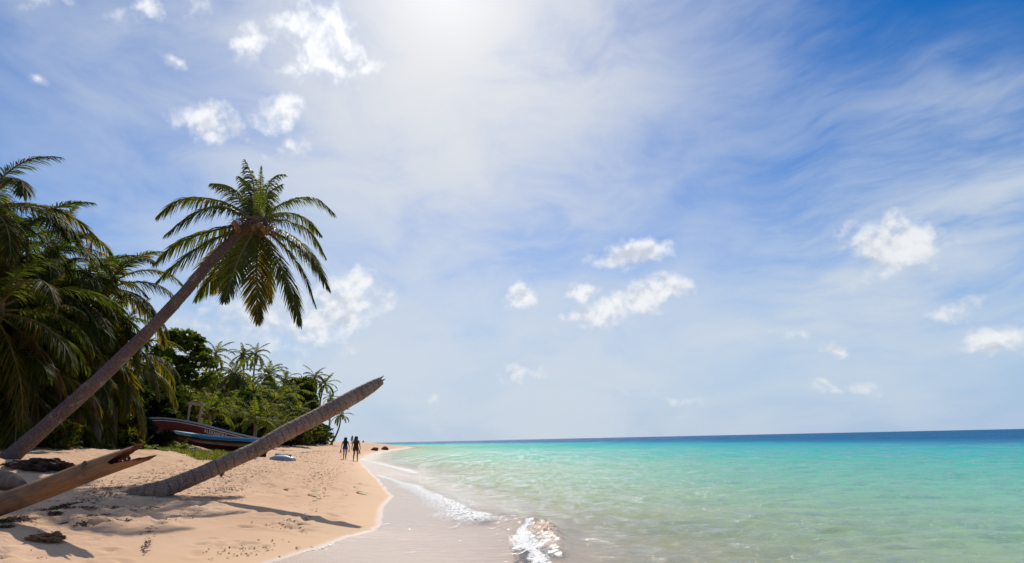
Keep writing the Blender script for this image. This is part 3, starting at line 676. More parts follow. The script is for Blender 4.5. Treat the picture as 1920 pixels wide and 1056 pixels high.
# spear leaf, sheath, flower stalks, coconuts
V, F = tube(np.array([C+np.array([0,0,-.45]), C+np.array([0,0,-.15]), C+np.array([0,0,.15]), C+np.array([0,0,.5])]), [.15,.26,.22,.05], 14, True, .25, 5)
link('leaf_sheath', quads_to_mesh('leaf_sheath', V, F, M_FIBRE), root)
rr = random.Random(5)
def coconut_mesh(r):
    bm = bmesh.new(); bmesh.ops.create_icosphere(bm, subdivisions=3, radius=r)
    for v in bm.verts:
        z = v.co.z/r; k = 1+.10*math.cos(3*math.atan2(v.co.y, v.co.x))*(1-z*z)
        v.co.x *= .86*k; v.co.y *= .86*k; v.co.z *= 1.15
    me = bpy.data.meshes.new('coconut'); bm.to_mesh(me); bm.free()
    me.polygons.foreach_set('use_smooth', [True]*len(me.polygons)); me.materials.append(M_COCO); return me
cm = coconut_mesh(.095)
for i, (u, v) in enumerate([(476,428),(487,423),(494,430),(499,435),(505,428),(513,438),(441,420),(446,429)]):
    o = link('coconut', cm, root); o.location = at(u, v, YP-.42-rr.uniform(0,.25))-base if i < 10 else at(u, v, YP-.1)-base
    o.rotation_euler = (rr.uniform(-.7,.7), rr.uniform(-.7,.7), rr.uniform(0,6)); s = rr.uniform(.85,1.1); o.scale = (s,s,s)
for i in range(22):
    a = rr.uniform(0,6.28); P = arc(rr.uniform(-5,45), rr.uniform(70,120), rr.uniform(.55,1.0), 10, a)+C
    V, F = tube(P, np.linspace(.028,.006,10), 5, True); V2 = [V]; F2 = [F]; nn = len(V)
    for k in range(14):
        q = P[rr.randint(3,9)]; e = q+np.array([rr.uniform(-.22,.22), rr.uniform(-.22,.22), rr.uniform(-.34,.05)])
        v_, f_ = tube(np.array([q,(q+e)/2+np.array([0,0,.02]),e]), [.008,.007,.004], 4, True); V2.append(v_); F2.append(f_+nn); nn += len(v_)
    link('flower_stalk', quads_to_mesh('flower_stalk', np.concatenate(V2), np.concatenate(F2), M_FIBRE), root)

# ------------------------------------------------------------------ grove at the left edge
def base_at(u, Y, dz=0):
    p = at(u, 800, Y); return Vector((p.x, p.y, ground_z(p.x, p.y)+dz))
NEAR = [
 ('grove palm at the left edge whose upper fronds arch highest in the photo', (-32,392), 16.5, 3.4, -60, 24, 11),
 ('palm left of the picture edge showing only a drooping frond tip against blue sky', (-205,225), 15.5, 3.1, -260, 18, 12),
 ('grove palm under the highest arching fronds, long fronds reaching out to the right', (22,462), 18.5, 3.8, 20, 24, 13),
 ('grove palm with the rounded dark crown just left of the leaning trunk', (196,545), 22, 3.5, 190, 26, 14),
 ('dense grove palm between the left edge palms and the rounded dark crown', (122,560), 20, 3.4, 105, 24, 15),
 ('grove palm at the left edge with a long drooping frond hanging low', (-8,585), 16, 3.4, -20, 22, 16),
 ('grove palm with yellow drooping skirt fronds beside the maroon boat', (214,668), 24, 3.5, 214, 26, 17),
 ('shaded grove palm in the middle of the dark thicket left of leaning trunk', (105,672), 20.5, 3.3, 110, 24, 18),
 ('dark grove palm low at the left edge behind the leaning trunk base', (5,705), 17.5, 3.1, 0, 22, 19),
 ('small grove palm behind the leaning trunk with fronds near the ground', (165,735), 23, 2.8, 168, 20, 20),
 ('short shaded palm low in the thicket above the leaning trunk foot', (62,762), 19.5, 2.6, 66, 20, 21),
 ('tall slim grove palm at the back showing over the thicket', (95,470), 25, 3.2, 120, 20, 23),
 ('grove palm filling the space under the longest arching fronds at the left', (60,540), 19, 3.5, 60, 26, 24),
 ('grove palm low between the rounded dark crown and the boat bow', (228,715), 30, 2.9, 226, 24, 25),
 ('grove palm deep in the shade behind the middle of the leaning trunk', (150,640), 23.5, 3.3, 150, 26, 26),
 ('half dry grove palm at the left edge under the low hanging frond', (30,650), 18, 3.3, 30, 24, 27),
]
for lab, (u, v), Y, L, bu, n, sd_ in NEAR:
    kd = None
    if sd_ == 17: kd = lambda f, r_: 'g' if f < .45 else r_.choice('gyyy') if f < .85 else r_.choice('ydd')
    if sd_ in (18,19,21,16): kd = lambda f, r_: 'g' if f < .72 else r_.choice('ggyd')
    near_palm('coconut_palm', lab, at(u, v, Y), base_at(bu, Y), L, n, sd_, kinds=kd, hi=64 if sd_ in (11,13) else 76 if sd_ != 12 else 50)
# a bare shoot that sticks out of the grove
b = base_at(160, 22); c = at(170, 505, 22)
root = thing('palm_shoot', 'thin bare palm spear with ragged tip rising out of the grove', 'palm shoot', b)
Cc = np.array(c-b); top = np.array(at(172, 440, 22)-b)
V, F = tube(bez((0,0,-.3), Cc*.5, top, 20), np.linspace(.10,.03,20), 8, True, .1); link('stem', quads_to_mesh('stem', V, F, M_FIBRE), root)
for i, (du, dv) in enumerate([(-18,10),(14,6),(-12,30),(18,26),(4,-18),(-16,20)]):
    q = at(172+du, 458+dv, 22+(.2 if i%2 else -.2))-b; st_ = Cc*.25+top*.75
    V, F, mi, tone = frond_geo(bez(st_, (st_+np.array(q))*.5+np.array([0,0,.16]), q, 8), .5, 14, .5, .4, .03, 900+i, .1)
    link('frond', np_mesh('frond', V, F, True, {'tone': tone}, mi, [M_DRY if i%2 else M_PALMN, M_RACHIS]), root)

# ------------------------------------------------------------------ palms further along the shore
def crown_mesh(n, seed, hi, lo, nl=30, mat=M_FAR, dry=0.0, width=.016, lm=.24):
    rr = random.Random(seed); Vs_, Fs, Ms_, Ts = [], [], [], []; nn = 0
    for i in range(n):
        f = (i+.5)/n; e = hi+(lo-hi)*f+rr.uniform(-8,8); B = 45+45*math.cos(R(e-20))
        V, F, mi, tone = frond_geo(arc(e, B*rr.uniform(.75,1.1), rr.uniform(.86,1.06), 10, i*2.39996+rr.uniform(-.3,.3), rr.uniform(-.15,.15)), 1.0, nl, rr.uniform(.5,.9), lm, width, seed*50+i, .13)
        tone = np.clip(tone*.5+rr.uniform(0,.5), 0, 1)
        mi = np.where(mi == 1, 1, 2 if f > 1-dry else 0)
        Vs_.append(V); Fs.append(F+nn); Ms_.append(mi); Ts.append(tone); nn += len(V)
    return np_mesh('crown', np.concatenate(Vs_), np.concatenate(Fs), True, {'tone': np.concatenate(Ts)}, np.concatenate(Ms_), [mat, M_RACHIS, M_DRY])
CR = [crown_mesh(17, 31, 80, -45, lm=.21), crown_mesh(15, 32, 85, -38, lm=.20), crown_mesh(24, 33, 80, -65, dry=.3), crown_mesh(22, 34, 82, -55, dry=.12), crown_mesh(13, 35, 75, -25, lm=.19), crown_mesh(18, 36, 84, 5)]
GR_FAR = 'palms along the far tree line'
def far_palm(label, u, v, Y, rpx, bu, bv, ci, rot=0, bend=0.0, r0=.17, name='distant_palm'):
    c = at(u, v, Y); b = at(bu, 800, Y); b = Vector((b.x, b.y, ground_z(b.x, b.y)))
    if bv: 
        q = at(bu, bv, Y); b = Vector((q.x, q.y, q.z))
    root = thing(name, label, 'palm tree', b, GR_FAR); Cc = np.array(c-b)
    mid = Cc*.5+np.array([bend,0,-.1*abs(bend)])
    V, F = tube(bez((0,0,-.4), mid, Cc, 16), np.linspace(r0,r0*.6,16), 7, True, .06); link('trunk', quads_to_mesh('trunk', V, F, M_TRUNKF), root)
    o = link('crown', CR[ci], root); s = rpx*Y/FPX*(1.45 if ci in (0,1,4) else 1.7); o.location = Cc; o.scale = (s,s,s); o.rotation_euler = (random.uniform(-.12,.12), random.uniform(-.12,.12), rot)
    return root
FARP = [
 ('slim palm on a leaning trunk standing alone right of the broad leaf tree', 404,664, 82, 31, 362, 770, 1, .4, 1.5),
 ('palm with a thick skirt of hanging brown fronds above the maroon boat', 441,702, 66, 32, 436, 790, 2, 1.1, .3),
 ('left palm of the twin palms standing high above the tree line', 456,666, 88, 24, 452, 770, 1, 2.1, .4),
 ('right palm of the twin palms standing high above the tree line', 480,664, 88, 25, 474, 770, 1, .2, -.4),
 ('dark feathery palm just right of and below the twin palms', 503,703, 80, 27, 492, 790, 3, 2.9, .4),
 ('pale green palm peeking over the tree line midway to the round tree', 537,712, 98, 24, 530, 790, 0, 1.9, .2),
 ('left palm of the tall pair above the right end of the tree line', 590,708, 98, 23, 590, 800, 0, 1.0, .3),
 ('right palm of the tall pair, bare trunk visible at the end of the tree line', 610,720, 98, 22, 600, 770, 1, .7, -.6),
 ('small palm between the tall pair and the broken trunk', 620,746, 112, 17, 617, 800, 1, 2.2, .2),
 ('lone palm leaning right over the sand at the very end of the trees', 639,779, 95, 19, 619, 831, 4, .9, .9),
 ('large drooping palm in the middle of the wood behind the grassy boats', 516,755, 62, 38, 514, 815, 3, 1.7, .2),
 ('full palm left of the large drooping palm, half way up the wood', 475,738, 70, 33, 474, 810, 3, .3, .2),
 ('palm with hanging fronds low on the wood edge behind the broken trunk', 560,775, 66, 28, 560, 820, 2, 2.5, .2),
 ('olive palm on the seaward corner of the wood under the broken trunk', 588,792, 84, 20, 586, 825, 3, .8, .1),
 ('bright palm low behind the wooden frame of the boat', 392,775, 44, 40, 392, 815, 5, .4, .1),
 ('bushy young palm low behind the boat bow stripe and frame', 360,742, 50, 34, 356, 810, 5, 1.8, .1),
 ('sunlit young palm low behind the stern of the maroon boat', 478,790, 48, 36, 478, 815, 5, 2.7, .1),
 ('sunlit young palm between the stern and the broken trunk', 523,800, 52, 28, 522, 820, 5, 1.2, .1),
 ('low palm spreading between frame and lettering of the boat', 430,778, 54, 34, 430, 815, 5, 3.3, .1),
 ('dim palm crown under the slim leaning palm', 402,722, 72, 30, 400, 800, 3, 2.0, .2),
 ('dim palm crown behind the skirted palm', 455,720, 84, 28, 455, 800, 0, 2.6, .2),
 ('dark palm low between the two sunlit young palms', 500,775, 56, 28, 500, 815, 3, .5, .2),
 ('mid green palm left of the round tree near the far end', 545,742, 82, 27, 544, 810, 3, 1.5, .2),
]
for a in FARP: far_palm(*a)

# ------------------------------------------------------------------ broad-leaved trees and bushes
def leaf_cloud(rs, cl, per, size, flat=.5, ar=1.9):
    """cl: clump centres and radii; returns leaf quads bent along the midrib"""
    n = len(cl)*per; c = np.repeat(cl[:,:3], per, 0); r = np.repeat(cl[:,3:4], per, 0)
    d = unit(rs.normal(0,1,(n,3)))*rs.uniform(.35,1.0,(n,1))**.5; p = c+d*r*np.array([1,1,.62])
    ax = unit(rs.normal(0,1,(n,3))*np.array([1,1,.45])+d*.6); nr = unit(np.cross(ax, rs.normal(0,1,(n,3)))*(1-flat)+np.array([0,0,1])*flat*2)
    w = unit(np.cross(ax, nr)); nr = np.cross(w, ax)
    s = size*rs.uniform(.6,1.3,(n,1)); a = ax*s*ar*.5; b = w*s*.5
    V = np.stack([p-a, p-a*.1+b+nr*s*.10, p+a-nr*s*.22, p-a*.1-b+nr*s*.10], 1).reshape(-1,3)
    F = np.arange(n*4).reshape(-1,4)
    cm_ = np.repeat(rs.rand(len(cl)), per); tone = np.clip(.55*cm_+.45*rs.rand(n), 0, 1)
    return V, F, np.repeat(tone, 4)
def broad_tree(name, label, cat, center, base, rx, rz, nclump, per, size, seed, mat=M_BROAD, clump=.24, trunk_r=.25, group=None, limbs=7, flatten=1.0, partname='crown'):
    rs = np.random.RandomState(seed); root = thing(name, label, cat, base, group); Cc = np.array(Vector(center)-Vector(base))
    th = rs.uniform(0,6.283,nclump); zz = rs.uniform(-.75,1,nclump); rad = np.sqrt(np.maximum(1-zz**2*.85,0.05))*rs.uniform(.35,1.0,nclump)**.6
    prt = 1+.35*np.sin(th*3+seed)+.2*np.sin(th*5+zz*4+seed)
    P = np.stack([np.cos(th)*rad*rx*prt*.85, np.sin(th)*rad*rx*prt*.85, zz*rz*(1-.15*rad)*flatten], 1)+Cc
    P[:,2] = np.maximum(P[:,2], .25)
    cl = np.concatenate([P, (clump*rx*rs.uniform(.6,1.35,nclump))[:,None]], 1)
    V, F, tone = leaf_cloud(rs, cl, per, size)
    link(partname, np_mesh(partname, V, F, False, {'tone': tone}, None, mat), root)
    Vs_, Fs, nn = [], [], 0
    fork = Cc*.45; fork[2] = max(Cc[2]-rz*.75, .25)
    v_, f_ = tube(bez((0,0,-.3), fork*.5+np.array([.1,0,0]), fork, 10), np.linspace(trunk_r, trunk_r*.7, 10), 9, True, .12, seed); Vs_.append(v_); Fs.append(f_); nn += len(v_)
    for k in range(limbs):
        e = P[rs.randint(nclump)]; v_, f_ = tube(bez(fork-np.array([0,0,.05]), fork*.5+e*.5+np.array([0,0,rz*.18]), e, 9), np.linspace(trunk_r*.5, trunk_r*.10, 9), 6, True, .1, seed+k); Vs_.append(v_); Fs.append(f_+nn); nn += len(v_)
    link('trunk', quads_to_mesh('trunk', np.concatenate(Vs_), np.concatenate(Fs), M_STEM), root)
    return root
def bt(label, u, v, Y, rxp, rzp, ncl, per, size, seed, **k):
    c = at(u, v, Y); b = Vector((c.x, c.y, ground_z(c.x, c.y)))
    return broad_tree(k.pop('name','broadleaf_tree'), label, k.pop('cat','tree'), c, b, rxp*Y/FPX, rzp*Y/FPX, ncl, per, size, seed, **k)
GT = 'broad leaved trees of the shore wood'
bt('tall broad leaf tree with layered dark crown rising behind the boat bow', 334, 686, 44, 54, 64, 90, 80, .23, 1, group=GT, trunk_r=.3)
bt('broad leaf tree merging with the dark tree, left beside the leaning trunk', 282, 735, 40, 40, 60, 70, 70, .20, 2, group=GT)
bt('bright green leafy tree between the dark tree and the skirted palm', 398, 742, 76, 44, 32, 80, 60, .30, 3, group=GT)
bt('round olive tree at the far end of the wood over the broken trunk', 566, 742, 88, 32, 32, 90, 60, .32, 4, group=GT)
bt('spreading green tree under the round olive tree behind the broken trunk', 572, 778, 86, 32, 24, 70, 60, .30, 5, group=GT)
bt('leafy tree in the shade behind the twin palms', 455, 752, 92, 52, 32, 80, 60, .34, 6, group=GT)
bt('leafy tree between the feathery palm and the round tree', 520, 758, 94, 46, 30, 80, 60, .34, 7, group=GT)
bt('low dark leafy tree behind the maroon hull', 320, 775, 38, 62, 40, 80, 70, .20, 8, group=GT)
GB = 'bushes along the foot of the trees'
def bush(label, u, v, Y, rxp, rzp, seed, size=.16, ncl=34, per=40, mat=M_BUSH):
    return bt(label, u, v, Y, rxp, rzp, ncl, per, size, seed, name='bush', cat='bush', mat=mat, group=GB, trunk_r=.05, clump=.30, partname='foliage')
bush('dark round bush at the seaward end of the tree line', 580, 815, 80, 22, 18, 21, .26, 50, 50, M_BROAD)
bush('dark bush below the broken trunk left of the end bush', 555, 810, 66, 36, 22, 22, .24, 44, 50, M_BROAD)
bush('leafy bush behind the stern of the maroon boat', 500, 812, 60, 44, 18, 23)
bush('leafy bush behind the boat under the sunlit young palm', 445, 812, 60, 36, 14, 24)
bush('shaded bush hidden left of the boat bow', 246, 805, 35, 40, 26, 25, .15, 44, 50, M_BROAD)
bush('green bush with long leaves beside the leaning trunk foot', 115, 812, 18.5, 34, 16, 26, .15, 26, 26)
bush('dark shrub along the thicket foot between trunk and bow', 200, 800, 25, 48, 26, 27, .14, 50, 50, M_BROAD)
bush('dark shrub under the thicket at the left edge', 20, 800, 21, 60, 30, 28, .14, 50, 50, M_BROAD)
# young sprouts in front of the thicket
def sprout(label, u, v, Y, hpx, n, seed, wide=.03, mat=M_BUSH, leaf=True):
    b = at(u, v, Y); b = Vector((b.x, b.y, ground_z(b.x, b.y))); rr = random.Random(seed); h = hpx*Y/FPX
    root = thing('young_plant', label, 'young plant', b, 'young plants in front of the thicket')
    for i in range(n):
        V, F, mi, tone = frond_geo(arc(rr.uniform(38,88), rr.uniform(35,85), h*rr.uniform(.8,1.2), 9, i*2.4+rr.uniform(-.3,.3)), h, 13, .35, .34, wide, seed*20+i, .12)
        link('frond', np_mesh('frond', V, F, True, {'tone': tone}, mi, [mat, M_RACHIS]), root)
sprout('young palm sprout in front of the maroon bow', 268, 826, 26.0, 34, 11, 1)
sprout('young green plant in front of the blue boat tip', 343, 826, 24.6, 26, 12, 2, .05)
sprout('small bright plant at the thicket foot between leaning trunk and bow', 188, 826, 22, 22, 9, 3, .05)
sprout('tiny sprout right of the bow sprout on the sand edge', 281, 828, 25, 15, 6, 4, .05)
sprout('pale leafed plant behind the foot of the leaning trunk', 128, 822, 18.5, 26, 10, 5, .05)
# what nobody could count: the dark undergrowth filling the wood
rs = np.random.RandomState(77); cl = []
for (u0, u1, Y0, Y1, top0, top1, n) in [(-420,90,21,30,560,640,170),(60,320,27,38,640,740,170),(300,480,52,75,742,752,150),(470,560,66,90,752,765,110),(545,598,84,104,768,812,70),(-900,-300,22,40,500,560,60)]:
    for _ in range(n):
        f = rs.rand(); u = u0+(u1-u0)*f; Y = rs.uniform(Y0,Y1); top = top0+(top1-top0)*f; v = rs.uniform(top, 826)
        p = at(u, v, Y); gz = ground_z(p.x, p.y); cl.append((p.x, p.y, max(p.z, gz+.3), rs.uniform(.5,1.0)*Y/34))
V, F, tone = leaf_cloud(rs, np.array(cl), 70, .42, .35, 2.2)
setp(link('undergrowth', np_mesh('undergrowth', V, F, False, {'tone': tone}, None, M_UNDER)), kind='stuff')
# grass tuft area beside the boats
rs = np.random.RandomState(9); n = 6500; u = rs.uniform(300,462,n); f = rs.rand(n)
Yg_ = 25.4-(f**1.3)*6.0*np.clip(1-np.abs(u-385)/95,0.05,1)
pp = np.array([tuple(at(a, 830, b)) for a, b in zip(u, Yg_)]); keep = vnoise(pp[:,0]*1.1, pp[:,1]*1.1, 4) > -.22; pp = pp[keep]; n = len(pp)
pp[:,2] = height(pp[:,0], pp[:,1], edge(pp[:,1])-pp[:,0])-.01
h = rs.uniform(.06,.20,n)*(.7+.8*(vnoise(pp[:,0]*.9, pp[:,1]*.9, 8)+.5)); a = rs.uniform(0,6.28,n); ln = rs.uniform(.2,.9,n)*h
d = np.stack([np.cos(a), np.sin(a), np.zeros(n)], 1); w = np.stack([-np.sin(a), np.cos(a), np.zeros(n)], 1)*.012
z = np.array([0,0,1.0]); m1 = pp+d*(ln*.3)[:,None]+z*(h*.6)[:,None]; tp = pp+d*ln[:,None]+z*h[:,None]
V = np.stack([pp-w, pp+w, m1+w*.8, m1-w*.8, tp+w*.1, tp-w*.1], 1).reshape(-1,3); b = np.arange(n)*6
F = np.concatenate([np.stack([b,b+1,b+2,b+3],1), np.stack([b+3,b+2,b+4,b+5],1)])
setp(link('grass', np_mesh('grass', V, F, False, {'tone': np.repeat(rs.rand(n),6)}, None, M_GRASS)), kind='stuff')
# ------------------------------------------------------------------ the headless palm trunk
YT = 10.1
def shadow_depth(u, v, gu, gv):
    """distance at which the sight line through a tip meets the sun ray that reaches its shadow"""
    G = ground_px(gu, gv); return min((( (lambda d: (d-SUN_DIR*d.dot(SUN_DIR)).length)(at(u, v, Y/50)-G), Y/50) for Y in range(250,800)))[1]
YTIP = shadow_depth(718, 712, 680, 990); print('trunk tip depth', YTIP)
_g = lambda f: 10.0+(YTIP-10.0)*f
ctr = [(212,935,9.9,8),(236,931,9.9,12),(268,927,9.95,14.5),(302,919,10,15),(340,904.5,_g(.10),14.5),(378,889,_g(.19),14),(430,865,_g(.31),13.8),(478,844,_g(.43),13.8),(540,809,_g(.58),14.6),(590,784,_g(.70),14.2),(640,757,_g(.82),13.8),(675,738,_g(.90),12.8),(700,723,_g(.96),10.5),(714,714.5,_g(1),7.5)]
PT = np.array([tuple(at(u, v, y)) for u, v, y, r in ctr]); RT = np.array([r*y/FPX for _, _, y, r in ctr])
b0 = Vector((at(300,925,10).x, 10.0, 0)); b0.z = ground_z(b0.x, b0.y)
root = thing('broken_palm_trunk', 'headless ringed palm trunk slanting up from the sand towards the sea', 'palm trunk', b0)
PT = PT-np.array(b0); dd_ = np.concatenate([[0], np.cumsum(np.linalg.norm(np.diff(PT, axis=0), axis=1))]); L = dd_[-1]
n = 420; l = np.linspace(0, L, n); Q = np.stack([np.interp(l, dd_, PT[:,k]) for k in range(3)], 1); rad = np.interp(l, dd_, RT)
for _ in range(25): Q[1:-1] = .25*Q[:-2]+.5*Q[1:-1]+.25*Q[2:]; rad[1:-1] = .25*rad[:-2]+.5*rad[1:-1]+.25*rad[2:]
ns = 44; V, F = tube(Q, rad, ns, True)
ang = np.tile(np.arange(ns)/ns*2*math.pi, n); ll = np.repeat(l, ns); cx_ = np.cos(ang); sy_ = np.sin(ang)
ph = ll/.137+.30*vnoise(cx_*1.2+5, sy_*1.2+ll*1.1, 3)+.12*vnoise(cx_*4, sy_*4+ll*3, 4); fr = ph%1.0
ctrv = np.repeat(Q, ns, 0); k_ = 1+.045*(1-fr)**1.5-.04*np.exp(-((fr-.02)/.05)**2)+.05*vnoise(cx_*2+9, sy_*2+ll*2.2, 6)+.03*vnoise(cx_*7+2, sy_*7+ll*7, 8)
k_ *= np.where(ll < .9, 1+.22*np.abs(vnoise(cx_*3, sy_*3+ll*2, 12)), 1)
body_ = V[:n*ns]; V[:n*ns] = ctrv+(body_-ctrv)*k_[:,None]
link('trunk', quads_to_mesh('trunk', V, F, M_TRUNK2, {'along': np.concatenate([ll, [0, L]])}), root)
tipd = unit(Q[-1]-Q[-12]); rr = random.Random(3)
spl = [];
for i in range(7):
    a = rr.uniform(0,6.28); o_ = np.array([0, math.cos(a), math.sin(a)])*.06; st_ = Q[-4]+o_; e = st_+tipd*rr.uniform(.06,.15)+o_*.3
    spl.append(tube(np.array([st_-tipd*.1, st_, e]), [.035,.03,.006], 6, True, .2, i))
Vv = []; Ff = []; nn = 0
for v_, f_ in spl: Vv.append(v_); Ff.append(f_+nn); nn += len(v_)
link('splintered_tip', quads_to_mesh('splintered_tip', np.concatenate(Vv), np.concatenate(Ff), M_STEM), root)
rr = random.Random(8); Vv = []; Ff = []; nn = 0
for (u, v) in [(416,892),(418,893),(696,732),(662,755)]:
    q = np.array(at(u, v-6, float(np.interp(u, [c_[0] for c_ in ctr], [c_[2] for c_ in ctr])))-b0)
    v_, f_ = tube(np.array([q+np.array([0,0,.10]), q, q-np.array([.02,0,.07])]), [.02,.03,.008], 6, True, .3); Vv.append(v_); Ff.append(f_+nn); nn += len(v_)
link('bark_shred', quads_to_mesh('bark_shred', np.concatenate(Vv), np.concatenate(Ff), M_FIBRE), root)

# ------------------------------------------------------------------ the split log in front
def wood_mat(name, ca, cb, cc):
    mt, t = new_mat(name); geo = t.add('ShaderNodeTexCoord').outputs['Object']; l = t.attr('along'); a = t.attr('around')
    cmb = t.add('ShaderNodeCombineXYZ'); t.put(cmb.inputs[0], t.math('MULTIPLY', l, 1.1)); t.put(cmb.inputs[1], t.math('MULTIPLY', a, 9.0))
    g = t.noise(cmb.outputs[0], 2.2, 7, .65, .3); g2 = t.noise(cmb.outputs[0], 11, 5, .65); n = t.noise(geo, 2.1, 4, .6); n3 = t.noise(geo, 17, 5, .7)
    c = t.mix(t.range(g, .35, .68), ca, cb); c = t.mix(t.range(n, .42, .68), c, cc); c = t.mix(t.range(g2, .52, .66, 0, .8), c, (.055,.03,.018))
    c = t.mix(t.range(n3, .60, .74, 0, .55), c, (.09,.06,.045))
    h = t.math('ADD', t.math('MULTIPLY', g2, 1.0), t.math('ADD', t.math('MULTIPLY', g, .6), t.math('MULTIPLY', n3, .5)))
    p = pbr(t, c, .68, t.bump(h, .8, .016), .3); out(t, p.outputs[0]); return mt
M_LOG = wood_mat('weathered_wood', (.24,.125,.055), (.38,.21,.095), (.15,.10,.072))
M_ROT = simple_mat('rotten_heartwood', (.10,.03,.02), (.26,.09,.05), 14, .9, .9, .02)
YL = shadow_depth(291, 856, 186, 1047); print('log tip depth', YL)
ctr = [(-260,1046,YL-.9,22),(-120,991,YL-.4,20.5),(0,946.5,YL-.2,19.5),(55,927,YL-.1,19),(101,909.5,YL,18.8),(150,890,YL,18.6),(190,875,YL,18),(232,860.5,YL,16.8)]
PT = np.array([tuple(at(u, v, y)) for u, v, y, r in ctr]); RT = np.array([r*y/FPX for _, _, y, r in ctr])
b0 = Vector(PT[0]); b0.z = ground_z(b0.x, b0.y)
root = thing('split_log', 'smooth orange brown log with a split broken end in the front corner', 'log', b0)
PT = PT-np.array(b0); d_ = np.concatenate([[0], np.cumsum(np.linalg.norm(np.diff(PT, axis=0), axis=1))]); L = d_[-1]
n = 300; l = np.linspace(0, L, n); Q = np.stack([np.interp(l, d_, PT[:,k]) for k in range(3)], 1); rad = np.interp(l, d_, RT)
for _ in range(30): Q[1:-1] = .25*Q[:-2]+.5*Q[1:-1]+.25*Q[2:]; rad[1:-1] = .25*rad[:-2]+.5*rad[1:-1]+.25*rad[2:]
ns = 48; V, F = tube(Q, rad, ns, False)
T_ = unit(Q[-1]-Q[-20]); upv = unit(np.array([0,0,1.0])-T_*T_[2])
vv = V.reshape(n, ns, 3); upc = ((vv[-1]-Q[-1])@upv)/rad[-1]          # -1 bottom .. 1 top of each end vertex
depth_ = (vv[-1]-Q[-1])[:,1]/rad[-1]
ext = (np.where(upc > .25, .02+.13*sstep(.25,.95,upc), 0)+np.where(upc < -.35, .06+.15*sstep(-.35,-.85,upc), 0)-.10*np.exp(-(upc/.35)**2))*YL/6.1
ext = ext+.05*vnoise(np.arange(ns)*1.0, np.zeros(ns), 5)+.02*np.random.RandomState(2).normal(0,1,ns)
wt = sstep(L-.42, L, l)
vv += (wt[:,None]*ext[None,:])[:,:,None]*T_
low = np.clip(-upc-.3, 0, 1); vv += (sstep(L-.25, L, l)[:,None]*low[None,:]*.0)[:,:,None]*upv      # the lower prong bends up
ang = np.tile(np.arange(ns)/ns*2*math.pi, n); ll = np.repeat(l, ns)
ctrv = np.repeat(Q, ns, 0); k_ = 1+.05*vnoise(np.cos(ang)*2+3, np.sin(ang)*2+ll*1.1, 3)+.035*vnoise(np.cos(ang)*6, np.sin(ang)*6+ll*.9, 4)+.012*vnoise(np.cos(ang)*20, np.sin(ang)*20+ll*3, 6)
V = ctrv+(vv.reshape(-1,3)-ctrv)*k_[:,None]
around = np.tile(np.abs(np.arange(ns)/ns*2-1), n)
me = quads_to_mesh('trunk', V, F, M_LOG, {'along': ll, 'around': around})
link('trunk', me, root)
# inner wall of the hollow end
V2, F2 = [], []; rim = V.reshape(n,ns,3)[-1]; inn = [rim]
for k, (sh, back) in enumerate([(.80,.03),(.62,.14),(.40,.30),(.05,.40)]):
    c_ = Q[-1]; rnew = c_+(V.reshape(n,ns,3)[-14]-Q[-14])*sh*.98
    inn.append(rnew+T_*(ext*(.85 if k==0 else .35 if k==1 else 0))[:,None]-T_*back*.8)
V2 = np.concatenate(inn); F2 = grid_faces(5, ns); wrap = np.array([[r*ns+ns-1, r*ns, (r+1)*ns, (r+1)*ns+ns-1] for r in range(4)])
link('hollow_end', quads_to_mesh('hollow_end', V2, np.concatenate([F2, wrap]), M_ROT), root)
bm = bmesh.new(); rr = random.Random(4)
for k in range(26):
    q = Vector(Q[-1]+T_*rr.uniform(-.02,.05)+upv*rr.uniform(-.05,.02)+np.array([0,rr.uniform(-.07,.05),0]))
    bmesh.ops.create_icosphere(bm, subdivisions=1, radius=rr.uniform(.012,.026), matrix=Matrix.Translation(q))
me = bpy.data.meshes.new('crumbled_core'); bm.to_mesh(me); bm.free(); me.materials.append(M_ROT); link('crumbled_core', me, root)
V, F = tube(np.array([np.array(at(158,878,YL-.1)-b0), np.array(at(159,868,YL-.1)-b0), np.array(at(160,864,YL-.1)-b0)]), [.03,.028,.012], 8, True, .3); link('knot', quads_to_mesh('knot', V, F, M_STEM), root)

# ------------------------------------------------------------------ lumps: weathered butt, root mass, sand clod, rocks, driftwood
def lump(name, label, cat, p, size, mat, seed, sub=5, amp=.35, freq=1.6, kind=None, group=None, sink=.3):
    bm = bmesh.new(); bmesh.ops.create_icosphere(bm, subdivisions=sub, radius=1.0)
    P = np.array([v.co[:] for v in bm.verts]); k = 1+amp*(vnoise(P[:,0]*freq+seed, P[:,1]*freq+P[:,2]*freq*.7, seed)*1.6+.5*vnoise(P[:,0]*freq*2.7, P[:,2]*freq*2.7+P[:,1]*2.1+seed, seed+1)+.22*vnoise(P[:,0]*9+P[:,1]*5, P[:,2]*9, seed+2))
    for v, s in zip(bm.verts, k): v.co = Vector((v.co.x*size[0], v.co.y*size[1], v.co.z*size[2]))*s
    me = bpy.data.meshes.new(name); bm.to_mesh(me); bm.free(); me.polygons.foreach_set('use_smooth', [True]*len(me.polygons)); me.materials.append(mat)
    o = link(name, me); o.location = (p[0], p[1], p[2]+size[2]*(1-2*sink)); setp(o, label, cat, group, kind); return o
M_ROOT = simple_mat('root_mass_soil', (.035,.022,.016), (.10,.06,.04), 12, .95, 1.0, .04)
M_CLOD = simple_mat('sand_clod', (.20,.10,.05), (.46,.28,.15), 26, .95, 1.0, .03)
M_ROCK = simple_mat('dark_rock', (.06,.04,.03), (.15,.095,.07), 5, .8, .8, .03)
M_PALE = simple_mat('bleached_wood', (.15,.095,.06), (.28,.185,.12), 6, .8, .5, .012, (1,1,.25))
p = at(72,872,12.2); p.z = ground_z(p.x, p.y)
